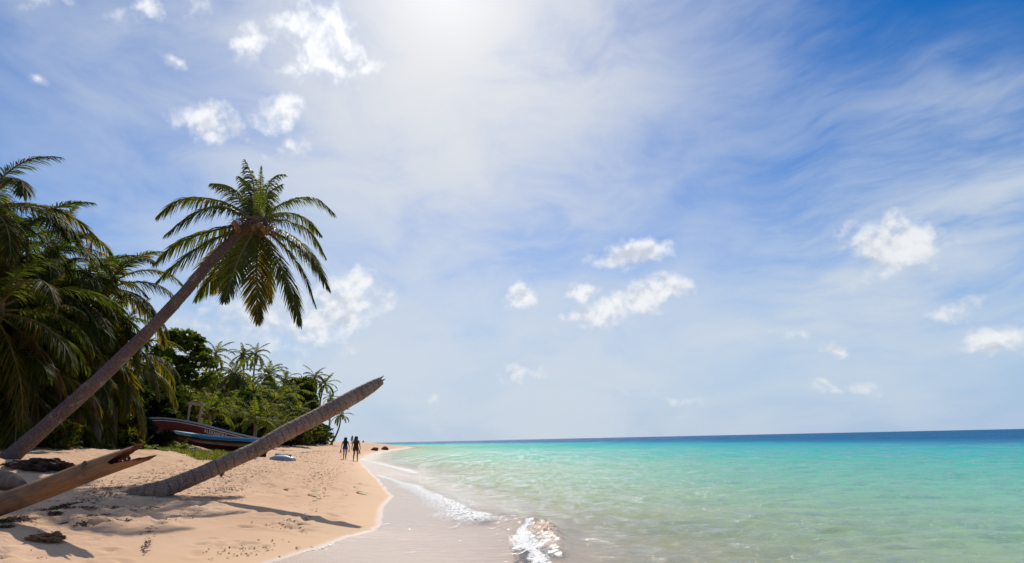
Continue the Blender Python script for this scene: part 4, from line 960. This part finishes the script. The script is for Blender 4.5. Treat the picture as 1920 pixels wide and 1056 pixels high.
lump('root_mass', 'dark matted root clump on the sand right of the leaning palm foot', 'root clump', p, (.62,.34,.14), M_ROOT, 3, 6, .45, 4.2)
q = onz(85,1014,.42); q.z = ground_z(q.x, q.y)
lump('sand_clod', 'crumbly brown clod of sand and weed in the front log shadow', 'clod', q, (.17,.12,.05), M_CLOD, 8, 6, .55, 4.6)
pt = [np.array(at(u, v, y)) for u, v, y in [(-60,905,9.6),(-10,902,9.4),(25,903,9.2),(44,908,9.05)]]
b0 = Vector(pt[2]); V, F = tube(smooth_path(pt, 40)-np.array(b0), np.concatenate([np.full(26,.17), np.linspace(.17,.05,14)]), 20, True, .25, 4); o = link('weathered_log', quads_to_mesh('weathered_log', V, F, M_PALE, {'along': np.zeros(len(V))})); o.location = b0
setp(o, 'short bleached log lying at the left edge behind the front log', 'log')
for (lab, u, v, w, h, sd_) in [('dark brown boulder at the waterline, left of the two beyond the walkers', 702, 845, 9.5, 5.5, 5),('dark boulder in the water, right of the two beyond the walkers', 721.5, 844, 8, 5.0, 6)]:
    q = ground_px(u, v); q.z = max(q.z, .0); s = q.y/FPX*1.35
    lump('boulder', lab, 'rock', q, (w*.5*s*1.05, w*.42*s, h*.55*s), M_ROCK, sd_, 4, .45, 1.5, None, 'boulders at the waterline', .32)
q0 = onz(674, 842.5, .25); q1 = onz(689, 844.2, .15)
V, F = tube(np.array([(0,0,.12), tuple((q1-q0)*.5+Vector((0,0,.16))), tuple(q1-q0+Vector((0,0,.1)))]), [.16,.2,.12], 10, True, .25, 3); o = link('driftwood', quads_to_mesh('driftwood', V, F, M_ROCK)); o.location = q0
setp(o, 'dark driftwood log lying on the far sand left of the boulders', 'driftwood')

# weed litter: many small curled scraps
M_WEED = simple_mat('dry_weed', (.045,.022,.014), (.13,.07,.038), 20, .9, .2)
rs = np.random.RandomState(12); Pc = []
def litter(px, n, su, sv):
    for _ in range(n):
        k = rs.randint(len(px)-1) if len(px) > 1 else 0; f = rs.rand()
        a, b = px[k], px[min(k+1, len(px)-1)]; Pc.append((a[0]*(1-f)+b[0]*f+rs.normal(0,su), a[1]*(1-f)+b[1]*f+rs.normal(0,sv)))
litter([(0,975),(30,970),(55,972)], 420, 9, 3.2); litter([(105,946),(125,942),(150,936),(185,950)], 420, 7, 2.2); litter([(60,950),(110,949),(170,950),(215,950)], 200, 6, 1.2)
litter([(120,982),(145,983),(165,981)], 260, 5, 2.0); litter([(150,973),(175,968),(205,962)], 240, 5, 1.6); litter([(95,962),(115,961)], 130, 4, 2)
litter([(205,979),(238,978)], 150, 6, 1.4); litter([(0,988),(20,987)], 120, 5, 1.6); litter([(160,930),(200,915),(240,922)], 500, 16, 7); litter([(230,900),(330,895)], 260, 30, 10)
litter([(180,950),(240,952),(300,950)], 160, 14, 4); litter([(390,918),(450,915)], 160, 14, 5); litter([(420,900),(460,885),(560,870)], 900, 30, 9); litter([(550,850),(620,840)], 700, 34, 6); litter([(480,860),(560,850),(600,862)], 700, 24, 6); litter([(590,905),(610,880)], 240, 14, 10); litter([(300,930),(380,925),(420,930)], 300, 26, 7); litter([(250,912),(330,885),(400,880)], 500, 30, 8); litter([(120,858),(170,856)], 160, 16, 5); litter([(380,845),(460,860)], 160, 20, 4)  # dark scraps around the slanting trunk base also stand in for shade there
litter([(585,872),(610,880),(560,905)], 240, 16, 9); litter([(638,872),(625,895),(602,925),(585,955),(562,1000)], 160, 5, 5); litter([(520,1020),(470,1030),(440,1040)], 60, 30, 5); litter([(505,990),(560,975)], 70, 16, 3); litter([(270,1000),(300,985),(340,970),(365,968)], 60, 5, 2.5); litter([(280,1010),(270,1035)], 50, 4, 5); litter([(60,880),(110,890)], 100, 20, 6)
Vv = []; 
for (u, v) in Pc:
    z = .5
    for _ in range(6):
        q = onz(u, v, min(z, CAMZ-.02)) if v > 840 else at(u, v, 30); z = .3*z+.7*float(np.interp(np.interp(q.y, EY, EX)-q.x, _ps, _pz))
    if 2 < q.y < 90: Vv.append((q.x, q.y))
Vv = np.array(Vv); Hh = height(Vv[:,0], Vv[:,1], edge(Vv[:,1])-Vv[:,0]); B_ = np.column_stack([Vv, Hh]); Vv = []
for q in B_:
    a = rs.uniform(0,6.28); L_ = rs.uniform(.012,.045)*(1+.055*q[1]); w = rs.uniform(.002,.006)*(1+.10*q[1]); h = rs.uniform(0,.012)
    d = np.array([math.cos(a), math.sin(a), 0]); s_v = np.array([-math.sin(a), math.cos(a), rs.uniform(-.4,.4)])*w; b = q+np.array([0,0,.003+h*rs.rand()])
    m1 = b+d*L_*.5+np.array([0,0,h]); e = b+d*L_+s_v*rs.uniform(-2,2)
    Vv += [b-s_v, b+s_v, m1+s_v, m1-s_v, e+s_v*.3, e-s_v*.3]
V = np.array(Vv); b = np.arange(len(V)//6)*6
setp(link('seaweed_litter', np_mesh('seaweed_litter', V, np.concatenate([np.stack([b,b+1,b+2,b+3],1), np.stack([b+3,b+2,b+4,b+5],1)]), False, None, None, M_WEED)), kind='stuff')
# fallen leaves one can count
M_LEAFY = simple_mat('fallen_leaf', (.20,.22,.012), (.36,.33,.03), 9, .6)
M_LEAFB = simple_mat('brown_leaf', (.20,.10,.03), (.30,.17,.06), 9, .7)
def leaf_mesh(mat, seed):
    rr = random.Random(seed); V = []; F = []
    for i in range(7):
        t_ = i/6; w = math.sin(math.pi*min(1,t_*.92+.06))**.8*.26; z = .10*math.sin(t_*3)+rr.uniform(0,.02)
        V += [(t_-.5, -w, z+.10*w), (t_-.5, 0, z-.02), (t_-.5, w, z+.14*w)]
        if i: a = (i-1)*3; F += [(a,a+1,a+4,a+3),(a+1,a+2,a+5,a+4)]
    V += [(-.5,0,.0),(-.72,.02,.03)]
    me = bpy.data.meshes.new('fallen_leaf'); me.from_pydata(V, [], F); me.materials.append(mat); return me
LM = [leaf_mesh(M_LEAFY,1), leaf_mesh(M_LEAFB,2)]
for (u, v, s, k, lab) in [(678,926,.34,0,'large yellow green leaf lying on the smooth sand near the wash'),(668,915,.22,0,'small dark green leaf just up the beach from the large yellow green leaf'),(646,870,.30,0,'yellow leaf on the sand right behind the feet of the left walker'),(657,871,.26,1,'brown leaf on the sand just behind the right walker'),(662,873,.24,0,'yellow leaf nearest the wash behind the walkers'),(586,930,.26,0,'curled green leaf on the sand amid the footprints'),(644,886,.22,0,'olive leaf on the sand below the walkers'),(647,929,.16,0,'tiny yellowish leaf left of the large yellow green leaf'),(590,922,.2,1,'brown leaf scrap up the beach from the curled green leaf'),(537,919,.18,1,'brown leaf on the sand right of the slanting trunk')]:
    q = ground_px(u, v); o = link('fallen_leaf', LM[k]); o.location = (q.x, q.y, q.z+.012); o.scale = (s,s,s); o.rotation_euler = (0,0,random.uniform(0,6.28)); setp(o, lab, 'leaf', 'fallen leaves on the beach')

# ------------------------------------------------------------------ boats
def paint(name, c, rough=.35, wear=(.25,.2,.16), amt=.45):
    mt, t = new_mat(name); geo = t.add('ShaderNodeTexCoord').outputs['Object']
    n = t.noise(t.mapping(geo,(0,0,0),(0,0,0),(1,1,2.5)), 3.5, 7, .7, .3); n2 = t.noise(geo, .9, 3, .5)
    cc = t.mix(t.range(n2, .3, .7, 0, .35), c, tuple(q*.6 for q in c)); cc = t.mix(t.range(n, .60, .70, 0, amt), cc, wear)
    p = pbr(t, cc, t.range(n, .3, .7, rough, rough+.25), t.bump(n, .2, .006), .4); out(t, p.outputs[0]); return mt
M_MAROON = paint('maroon_paint', (.11,.013,.013), .4, (.14,.05,.04)); M_WHITE = paint('white_paint', (.66,.66,.66)); M_NAVY = paint('navy_paint', (.02,.03,.07)); M_GREY = paint('grey_blue_paint', (.34,.38,.46))
M_ORANGE = paint('orange_line_paint', (.42,.15,.04)); M_BLUE = paint('bright_blue_paint', (.015,.30,.85), .35, (.05,.3,.7), .3); M_AQUA = paint('pale_aqua_paint', (.28,.55,.68)); M_DARKHULL = paint('dark_hull_paint', (.012,.013,.018), .5, (.03,.028,.028), .4); M_TIMBER = simple_mat('bare_timber', (.34,.24,.20), (.46,.34,.29), 9, .8, .3, .004, (1,1,.2)); M_WHITEL = paint('letter_paint', (.62,.60,.60), .5, (.3,.2,.2), .3)
class Hull:
    """hull from a sheer line; n points to the viewer's side, sections: sheer, chine, keel"""
    def __init__(s, px, beam, hc, hk, rake, org, sq=0.0):
        P = np.array([tuple(at(*q)) for q in px]); d = np.concatenate([[0], np.cumsum(np.linalg.norm(np.diff(P, axis=0), axis=1))]); s.L = d[-1]; s.t = d/d[-1]; s.P = P-np.array(org)
        a = s.P[-1]-s.P[0]; a[2] = 0; s.a = unit(a); s.n = np.array([s.a[1], -s.a[0], 0]);
        if s.n[1] > 0: s.n = -s.n
        s.beam, s.hc, s.hk, s.rake, s.sq = beam, hc, hk, rake, sq
    def b(s, t): return s.beam*np.clip(1-(1-np.minimum(t/.55,1))**2.2, .0, 1)*(1-.18*np.clip((t-.6)/.4,0,1)**2)+.015
    def sheer(s, t): 
        t = np.asarray(t, float); f = lambda x: np.stack([np.interp(x, s.t, s.P[:,k]) for k in range(3)], -1)
        e = .02; return .25*f(np.clip(t-e,0,1))+.5*f(t)+.25*f(np.clip(t+e,0,1))
    def pt(s, t, h, side=1, outw=0.0):
        """h metres below the sheer on the near (side=1) or far (-1) side"""
        t = np.asarray(t, float); h = np.asarray(h, float); S = s.sheer(t); b = s.b(t); hc = s.hc*(.75+.25*np.minimum(t*4,1)); hk = s.hk*(.80+.20*np.minimum(t*4,1))*(1-s.sq*t)
        f1 = np.clip(h/hc, 0, 1); f2 = np.clip((h-hc)/(hk-hc), 0, 1)
        w = b*(1-.20*f1-.80*f2**1.15+.05*np.sin(f1*math.pi)); rk = s.rake*(f1*.5+f2*.5)*np.exp(-t*3.2)
        C_ = S-s.n*b[...,None]
        return C_+s.n*(side*(w+outw))[...,None]+s.a*rk[...,None]-np.array([0,0,1])*h[...,None]
    def strip(s, name, root, mat, h0, h1, t0=0, t1=1, outw=.0, nt=60, nh=2, sides=(1,-1), thick=.02):
        Vs_, Fs, nn = [], [], 0
        for sd_ in sides:
            tt = np.linspace(t0,t1,nt)
            prof_ = [(h0,outw-thick)]+[(h0+(h1-h0)*k/(nh-1), outw) for k in range(nh)]+[(h1,outw-thick)]
            G = np.stack([s.pt(tt, np.full(nt, hh), sd_, ow) for hh, ow in prof_], 1); F = grid_faces(nt, len(prof_)); Vs_.append(G.reshape(-1,3)); Fs.append(F+nn); nn += nt*len(prof_)
        return link(name, np_mesh(name, np.concatenate(Vs_), np.concatenate(Fs), True, None, None, mat), root)
    def hull(s, root, mat, nt=70, nh=18):
        tt = np.linspace(0,1,nt); Vs_ = []
        hs = np.linspace(0,1,nh)**.9
        ring = np.concatenate([np.stack([s.pt(tt, s.hk*(.80+.20*np.minimum(tt*4,1))*q, 1) for q in hs], 1), np.stack([s.pt(tt, s.hk*(.80+.20*np.minimum(tt*4,1))*q, -1) for q in hs[::-1]], 1)], 1)
        nc = ring.shape[1]; V = ring.reshape(-1,3); F = grid_faces(nt, nc)
        tr = [(nt-1)*nc+k for k in range(nc)]; me = bpy.data.meshes.new('hull'); me.from_pydata(V.tolist(), [], F.tolist()+[tr]); me.polygons.foreach_set('use_smooth', [True]*len(F)+[False]); me.materials.append(mat)
        return link('hull', me, root)
def bar(name, root, a, b, w, mat):
    a = np.array(a, float); b = np.array(b, float); V, F = tube(np.array([a,b]), w*.7071, 4, True); return link(name, quads_to_mesh(name, V, F, mat, None, None, False), root)
px = [(260,788.5,27.0),(268,785,27.1),(280,783.3,27.2),(300,783,27.4),(330,785.5,27.7),(370,793,28.1),(410,803.5,28.6),(450,814,29.1),(480,820.5,29.5),(505,824.5,29.9)]
org = at(360,830,28); org.z = ground_z(org.x, org.y)
boat = thing('beached_boat', 'long maroon wooden boat with lettered side beached under the trees', 'boat', org)
H = Hull(px, .85, .62, 1.12, 1.1, org, .38); hu = H.hull(boat, M_MAROON)
H.strip('gunwale', boat, M_GREY, -.02, .060, 0, 1, .030, 70, 3, thick=.09)
H.strip('navy_stripe', boat, M_NAVY, .063, .110, 0, 1, .016, 70, 2)
H.strip('white_stripe', boat, M_WHITE, .113, .150, 0, 1, .018, 70, 2)
H.strip('orange_line', boat, M_ORANGE, .60, .635, .02, .9, .014, 70, 2)
# plank seats and foredeck
for t_ in (.36,.52,.70,.84):
    A = H.pt(np.array([t_]), np.array([.22]), 1)[0]; B = H.pt(np.array([t_]), np.array([.22]), -1)[0]
    bar('thwart', boat, A*.97+B*.03, B*.97+A*.03, .12, M_TIMBER)
tt = np.linspace(.0,.2,12); G = np.stack([H.pt(tt, np.full(12,.02), sd_) for sd_ in (1,-1)], 1); link('foredeck', np_mesh('foredeck', G.reshape(-1,3), grid_faces(12,2), True, None, None, M_GREY), boat)
tt = np.linspace(.05,.99,20); G = np.stack([H.pt(tt, np.full(20,.62), sd_)*.98+H.pt(tt, np.full(20,.62), -sd_)*.02 for sd_ in (1,-1)], 1); link('floor_boards', np_mesh('floor_boards', G.reshape(-1,3), grid_faces(20,2), True, None, None, M_TIMBER), boat)
# lettering that follows the hull
cu = bpy.data.curves.new('lettering', 'FONT'); cu.body = "ALEXANDRA"; cu.size = 1.0; cu.shear = .18; cu.offset = .022; cu.space_character = 1.12; cu.resolution_u = 3
to = bpy.data.objects.new('lettering_source', cu); COL.objects.link(to); bpy.context.view_layer.update()
dg = bpy.context.evaluated_depsgraph_get(); me = bpy.data.meshes.new_from_object(to.evaluated_get(dg)); bpy.data.objects.remove(to)
X_ = np.array([v.co[:] for v in me.vertices]); x0, x1 = X_[:,0].min(), X_[:,0].max(); y0, y1 = X_[:,1].min(), X_[:,1].max()
def t_at(u):
    us = [q[0] for q in px]; return float(np.interp(u, us, H.t))
ta, tb = t_at(381), t_at(425); f = (X_[:,0]-x0)/(x1-x0); g = (X_[:,1]-y0)/(y1-y0)
NP = H.pt(ta+(tb-ta)*f, .190+.185*(1-g), 1, .012)
for v, q in zip(me.vertices, NP): v.co = q
me.materials.clear(); me.materials.append(M_WHITEL); link('lettering', me, boat)
# the timber frame standing in the boat
fr_ = bpy.data.objects.new('timber_frame', None); COL.objects.link(fr_); fr_.parent = boat; 
A = np.array(at(352.5,800,28.6)-org); A2 = np.array(at(356,758,28.6)-org); B = np.array(at(372.5,802,28.75)-org); B2 = np.array(at(378,760.5,28.75)-org)
fb = H.pt(np.array([t_at(352)]), np.array([.6]), 1)[0][2]
bar('post', fr_, (A[0]-.05,A[1],fb), A2, .085, M_TIMBER); bar('post', fr_, (B[0]-.05,B[1],fb), B2, .085, M_TIMBER)
ev = unit(B2-A2)*.10; bar('crossbar', fr_, A2-ev+np.array([0,-.012,.035]), B2+ev+np.array([0,-.012,.035]), .085, M_TIMBER)
# the slim blue boat in front
px2 = [(325,808.5,25.2),(345,812,25.2),(365,815,25.2),(395,818.2,25.2),(430,820.8,25.25),(460,822,25.3),(488,823,25.35)]
org2 = at(420,832,25); org2.z = ground_z(org2.x, org2.y)
b2 = thing('blue_canoe', 'slim blue boat with pale pointed tip lying before the maroon boat', 'boat', org2)
H2 = Hull(px2, .36, .22, .36, .35, org2); H2.hull(b2, M_DARKHULL); H2.strip('blue_strake', b2, M_BLUE, .0, .105, .0, 1, .014, 50, 3)
H2.strip('rub_rail', b2, M_AQUA, -.022, .022, .0, 1, .022, 50, 2, thick=.05); H2.strip('lower_stripe', b2, M_AQUA, .108, .124, .30, 1, .013, 50, 2)
tt = np.linspace(.0,.22,12); G = np.stack([H2.pt(tt, np.full(12,-.028), sd_) for sd_ in (1,-1)], 1); link('pointed_deck', np_mesh('pointed_deck', G.reshape(-1,3), grid_faces(12,2), True, None, None, M_AQUA), b2)
H2.strip('pale_bow', b2, M_AQUA, .024, .11, .0, .21, .019, 16, 2)
for t_ in (.45,.72):
    A = H2.pt(np.array([t_]), np.array([.08]), 1)[0]; B = H2.pt(np.array([t_]), np.array([.08]), -1)[0]; bar('thwart', b2, A*.97+B*.03, B*.97+A*.03, .07, M_TIMBER)
# pale upturned skiff peeping out behind the trunk
org3 = at(532,834,26.5); org3.z = ground_z(org3.x, org3.y)
b3 = thing('upturned_skiff', 'small pale skiff lying upside down, its end showing beyond the broken trunk', 'boat', org3)
nt, nc = 24, 13; V = []
for i in range(nt):
    t_ = i/(nt-1); x = -.55+1.1*t_; wv = .30*math.sin(math.pi*(.12+.76*t_))**.6
    for j in range(nc):
        a = math.pi*j/(nc-1); V.append((x, -math.cos(a)*wv, .04+.24*math.sin(a)**.6*(1-.5*abs(2*t_-1)**2.5)))
me = bpy.data.meshes.new('hull'); F = grid_faces(nt,nc)[:, ::-1].tolist(); F += [[k for k in range(nc)], [(nt-1)*nc+k for k in range(nc)][::-1]]
me.from_pydata(V, [], F); me.polygons.foreach_set('use_smooth', [True]*((nt-1)*(nc-1))+[False]*2); me.materials.append(paint('pale_skiff_paint', (.33,.37,.42))); link('hull', me, b3)
bar('keel_strip', b3, (-.4,0,.275), (.4,0,.275), .05, M_GREY); b3.rotation_euler = (0,R(4),R(-8))

# ------------------------------------------------------------------ people
def skin_mat(name, c):
    mt, t = new_mat(name); n = t.noise(t.add('ShaderNodeTexCoord').outputs['Object'], 9, 4, .6)
    p = pbr(t, t.mix(n, tuple(q*.85 for q in c), tuple(q*1.1 for q in c)), .5, None, .35); p.inputs['Subsurface Weight'].default_value = .05; out(t, p.outputs[0]); return mt
M_SKIN = skin_mat('skin', (.36,.19,.12)); M_SKIN2 = skin_mat('skin_dark', (.30,.15,.09))
M_HAIR = simple_mat('hair', (.012,.008,.007), (.035,.02,.017), 30, .5, .5, .004, (1,1,.1)); M_HAIR2 = simple_mat('hair_reddish', (.03,.012,.014), (.07,.025,.03), 30, .5, .5, .004, (1,1,.1))
def cloth(name, c): return simple_mat(name, tuple(q*.8 for q in c), tuple(q*1.15 for q in c), 12, .85, .3, .004)
M_BLACK = cloth('black_cloth', (.015,.016,.020)); M_BLUEC = cloth('blue_cloth', (.02,.055,.32)); M_BROWNC = cloth('brown_cloth', (.055,.030,.022)); M_SANDAL = cloth('sandal_rubber', (.02,.014,.012)); M_GREYC = cloth('grey_cloth', (.05,.055,.07))
def loft(rings, n=20, close=True):
    """rings: (cx,cy,cz,rx,ry)"""
    V = []; th = np.arange(n)/n*2*math.pi
    for cx, cy, cz, rx, ry in rings: V += [(cx+rx*math.cos(a), cy+ry*math.sin(a), cz) for a in th]
    m_ = len(rings); F = [(r*n+k, r*n+(k+1)%n, (r+1)*n+(k+1)%n, (r+1)*n+k) for r in range(m_-1) for k in range(n)]
    if close: F += [tuple(range(n))[::-1], tuple((m_-1)*n+k for k in range(n))]
    return V, F
def skinned(J, E, rad, root_i):
    me = bpy.data.meshes.new('skeleton'); me.from_pydata(J, E, []); o = bpy.data.objects.new('skeleton', me); COL.objects.link(o)
    md = o.modifiers.new('skin', 'SKIN'); md.use_smooth_shade = True; sub = o.modifiers.new('sub', 'SUBSURF'); sub.levels = 1; sub.render_levels = 1
    for i, r_ in enumerate(rad):
        r_ = r_ if isinstance(r_, tuple) else (r_, r_); me.skin_vertices[0].data[i].radius = r_; me.skin_vertices[0].data[i].use_root = (i == root_i)
    bpy.context.view_layer.update(); dg = bpy.context.evaluated_depsgraph_get(); m2 = bpy.data.meshes.new_from_object(o.evaluated_get(dg)); bpy.data.objects.remove(o); return m2
def person(label, pos, h, face, skin, hair, top, low, legs, arms, lowlen=.13, hairlen=.34, longhair=True):
    """stands at pos facing the angle; legs: forward offset of each ankle; arms: forward offset and outward offset of each wrist"""
    root = thing('person', label, 'person', pos, 'people on the beach'); s = h/1.65; root.rotation_euler = (0,0,face); root.scale = (s*1.13,s*1.1,s)
    J = []; E = []; Rr = []
    def add(p, r, par=None):
        J.append(p); Rr.append(r); k = len(J)-1
        if par is not None: E.append((par,k))
        return k
    pel = add((0,0,.90), (.13,.10)); sp = add((0,.01,1.06), (.105,.08), pel); ch = add((0,.0,1.24), (.125,.09), sp); up = add((0,-.005,1.35), (.085,.07), ch)
    nk = add((0,0,1.42), (.046,.048), up); hd = add((0,.012,1.485), (.062,.075), nk); h2 = add((0,.014,1.55), (.074,.088), hd); h3 = add((0,.008,1.61), (.05,.06), h2)
    ns_ = add((0,.108,1.535), .014, h2); add((.08,.005,1.535), .013, h2); add((-.08,.005,1.535), .013, h2)
    for sd_, (lf, kn) in zip((-1,1), legs):
        hp = add((sd_*.085,0,.84), (.085,.088), pel); k = add((sd_*.09,lf*.5+.05+kn*.1,.475), .055, hp); 
        az_ = .08+max(0,-lf)*.25
        cf = add((sd_*.09,lf*.78+.0-kn*.02,.30), .05, k); an = add((sd_*.088,lf,az_), .033, cf); he = add((sd_*.088,lf-.03,az_-.045), .032, an); to_ = add((sd_*.10,lf+.12,max(.018,az_-.062-max(0,-lf)*.15)), (.04,.018), he); add((sd_*.105,lf+.185,max(.015,az_-.066-max(0,-lf)*.25)), (.03,.012), to_)
    wr = []
    for sd_, (fw, ow) in zip((-1,1), arms):
        sh = add((sd_*.155,-.01,1.345), (.05,.05), up); el_ = add((sd_*(.195+ow*.5),fw*.25-.03,1.085), .036, sh); w_ = add((sd_*(.215+ow),fw,.86), .023, el_); pm = add((sd_*(.218+ow),fw+.01,.80), (.018,.032), w_)
        wr.append((sd_*(.218+ow),fw+.01,.745))
        for q in range(4):
            yo = (q-1.5)*.017; ln_ = (.030,.036,.035,.027)[q]; f1 = add((sd_*(.218+ow),fw+.012+yo,.765), .0085, pm); f2 = add((sd_*(.214+ow),fw+.016+yo,.765-ln_), .0078, f1); add((sd_*(.202+ow),fw+.016+yo,.765-ln_*1.65), .0065, f2)
        t1 = add((sd_*(.205+ow),fw+.048,.795), .0095, pm); add((sd_*(.198+ow),fw+.058,.765), .0075, t1)
    me = skinned(J, E, Rr, pel); me.materials.append(skin); link('body', me, root)
    # clothes and hair
    V, F = loft([(0,.005,.955,.150,.118),(0,.008,1.05,.135,.105),(0,.005,1.16,.143,.112),(0,0,1.26,.152,.116),(0,-.003,1.33,.135,.100),(0,-.004,1.37,.095,.080)], 22, False)
    m = bpy.data.meshes.new('top'); m.from_pydata(V, [], F); m.polygons.foreach_set('use_smooth', [True]*len(F)); m.materials.append(top); link('top', m, root)
    V, F = loft([(0,0,.99,.150,.120),(0,0,.92,.165,.135),(0,-.005,.85,.175,.142)], 20, False); m_ = len(V); F = list(F)
    for sd_, (lf, kn) in zip((-1,1), legs):
        v2, f2 = loft([(sd_*.086,0,.875,.094,.135),(sd_*.088,lf*.12+.005,.80,.092,.115),(sd_*.09,lf*.3*(lowlen/.2)+.01,.84-lowlen,.090,.105)], 16, False); F += [tuple(i+m_ for i in f_) for f_ in f2]; V = V+v2; m_ = len(V)
    m = bpy.data.meshes.new('shorts'); m.from_pydata(V, [], F); m.polygons.foreach_set('use_smooth', [True]*len(F)); m.materials.append(low); link('shorts', m, root)
    if longhair: V, F = loft([(0,.0,1.655,.030,.035),(0,-.008,1.645,.075,.085),(0,-.014,1.60,.102,.108),(0,-.032,1.54,.112,.098),(0,-.060,1.46,.116,.074),(0,-.075,1.38,.120,.060),(0,-.088,1.62-hairlen,.102,.045),(.01,-.092,1.57-hairlen,.055,.025)], 20)
    else: V, F = loft([(0,.0,1.655,.030,.035),(0,-.006,1.642,.072,.083),(0,-.014,1.60,.093,.104),(0,-.034,1.54,.095,.085),(0,-.052,1.49,.078,.055)], 18)
    m = bpy.data.meshes.new('hair'); m.from_pydata(V, [], F); m.polygons.foreach_set('use_smooth', [True]*len(F)); m.materials.append(hair); link('hair', m, root)
    bpy.context.view_layer.update()
    return root, [root.matrix_world @ Vector(w) if False else (Matrix.Translation(root.location) @ Matrix.Rotation(face,4,'Z') @ Matrix.Scale(s,4)) @ Vector(w) for w in wr], s
def sandals(label, p, s, rot, n=2, big=1.0):
    root = thing('sandals', label, 'sandals', p, 'sandals carried by the walkers'); root.rotation_euler = (0,0,rot); root.scale = (s*big,)*3
    for k in range(n):
        V, F = [], []; N_ = 16
        for z in (0,.022):
            for i in range(N_):
                a = i/N_*2*math.pi; w = .045*(1+.18*math.cos(a)); V.append((-.02-.03*k+z, w*math.sin(a)+.02*k, -.13+.13*math.cos(a)))
        F = [tuple(range(N_))[::-1], tuple(range(N_,2*N_))]+[(i,(i+1)%N_,N_+(i+1)%N_,N_+i) for i in range(N_)]
        m = bpy.data.meshes.new('sole'); m.from_pydata(V, [], F); m.materials.append(M_SANDAL); so = link('sole', m, root); so.rotation_euler = (R(12-20*k),R(14-26*k),R(25*k))
        P = [(.0-.03*k,-.04+.02*k,-.12),(.045-.03*k,.0+.02*k,-.06),(.0-.03*k,.04+.02*k,-.12)]; v_, f_ = tube(bez(*P, 9), .010, 6, True); st_ = link('strap', quads_to_mesh('strap', v_, f_, M_SANDAL), root); st_.rotation_euler = so.rotation_euler
    return root
def stand(u, v):
    q = ground_px(u, v); return q
q = stand(646,861.5); hL = (861.5-823.2)*q.y/FPX*1.0
r1, w1, s1 = person('walker in bright blue shorts and black top, dark hair, seen from behind', q, hL, R(6), M_SKIN, M_HAIR, M_BLACK, M_BLUEC, [(.13,.1),(-.12,.4)], [(-.02,.05),(.06,.07)], .10, .30)
sandals('dark sandals hanging from the left hand of the blue shorts walker', w1[0]+Vector((-.02,-.02,-.0)), s1, .4, 2, 1.15); sandals('single dark sandal in the right hand of the blue shorts walker', w1[1]+Vector((.02,-.02,0)), s1, -.5, 1)
q = stand(666,864.5); hR = (864.5-821.6)*q.y/FPX
r2, w2, s2 = person('walker in brown shorts and black tank top, long reddish hair, seen from behind', q, hR, R(2), M_SKIN2, M_HAIR2, M_BLACK, M_BROWNC, [(-.10,.3),(.15,.1)], [(.04,.04),(-.02,.06)], .17, .38)
sandals('dark sandals dangling from the right hand of the long haired walker', w2[1]+Vector((.02,-.02,0)), s2, .2, 2, 1.2)
q = onz(680.6, 837.3, .35); 
person('distant bather in dark shorts standing at the point against the sea', q, (837.3-826.3)*q.y/FPX, R(170), M_SKIN, M_HAIR, skin_mat('bare_chest', (.26,.13,.085)), M_GREYC, [(.06,.1),(-.04,.1)], [(.05,.04),(-.02,.1)], .30, .3, False)
q = ground_px(659.6, 832.6) if False else at(659.6, 832.5, 125); q.z = max(q.z, ground_z(q.x, q.y))
person('distant bather half hidden behind the two walkers on the far sand', q, 13.5*125/FPX*1.05, R(160), M_SKIN2, M_HAIR, M_BROWNC, M_GREYC, [(.05,.1),(-.05,.1)], [(.02,.08),(.05,.05)], .2, .3)

# ------------------------------------------------------------------ spray of the little breaker
rs = np.random.RandomState(21); bm = bmesh.new()
for k in range(110):
    f = rs.rand(); u = np.interp(f, [0,.35,.7,1], [1002,992,1000,1040])+rs.normal(0,11); v = np.interp(f, [0,.35,.7,1], [985,1000,1025,1060])+rs.normal(0,7)
    if rs.rand() < .4: u, v = rs.uniform(1000,1062), rs.uniform(982,1056)
    q = onz(u, v, rs.uniform(.05,.17)); bmesh.ops.create_icosphere(bm, subdivisions=1, radius=rs.uniform(.002,.006), matrix=Matrix.Translation(q))
me = bpy.data.meshes.new('spray'); bm.to_mesh(me); bm.free(); mt_, t = new_mat('spray_water'); p = pbr(t, (.85,.85,.84), .15, None, .6); out(t, p.outputs[0]); me.materials.append(mt_)
setp(link('spray', me), kind='stuff')
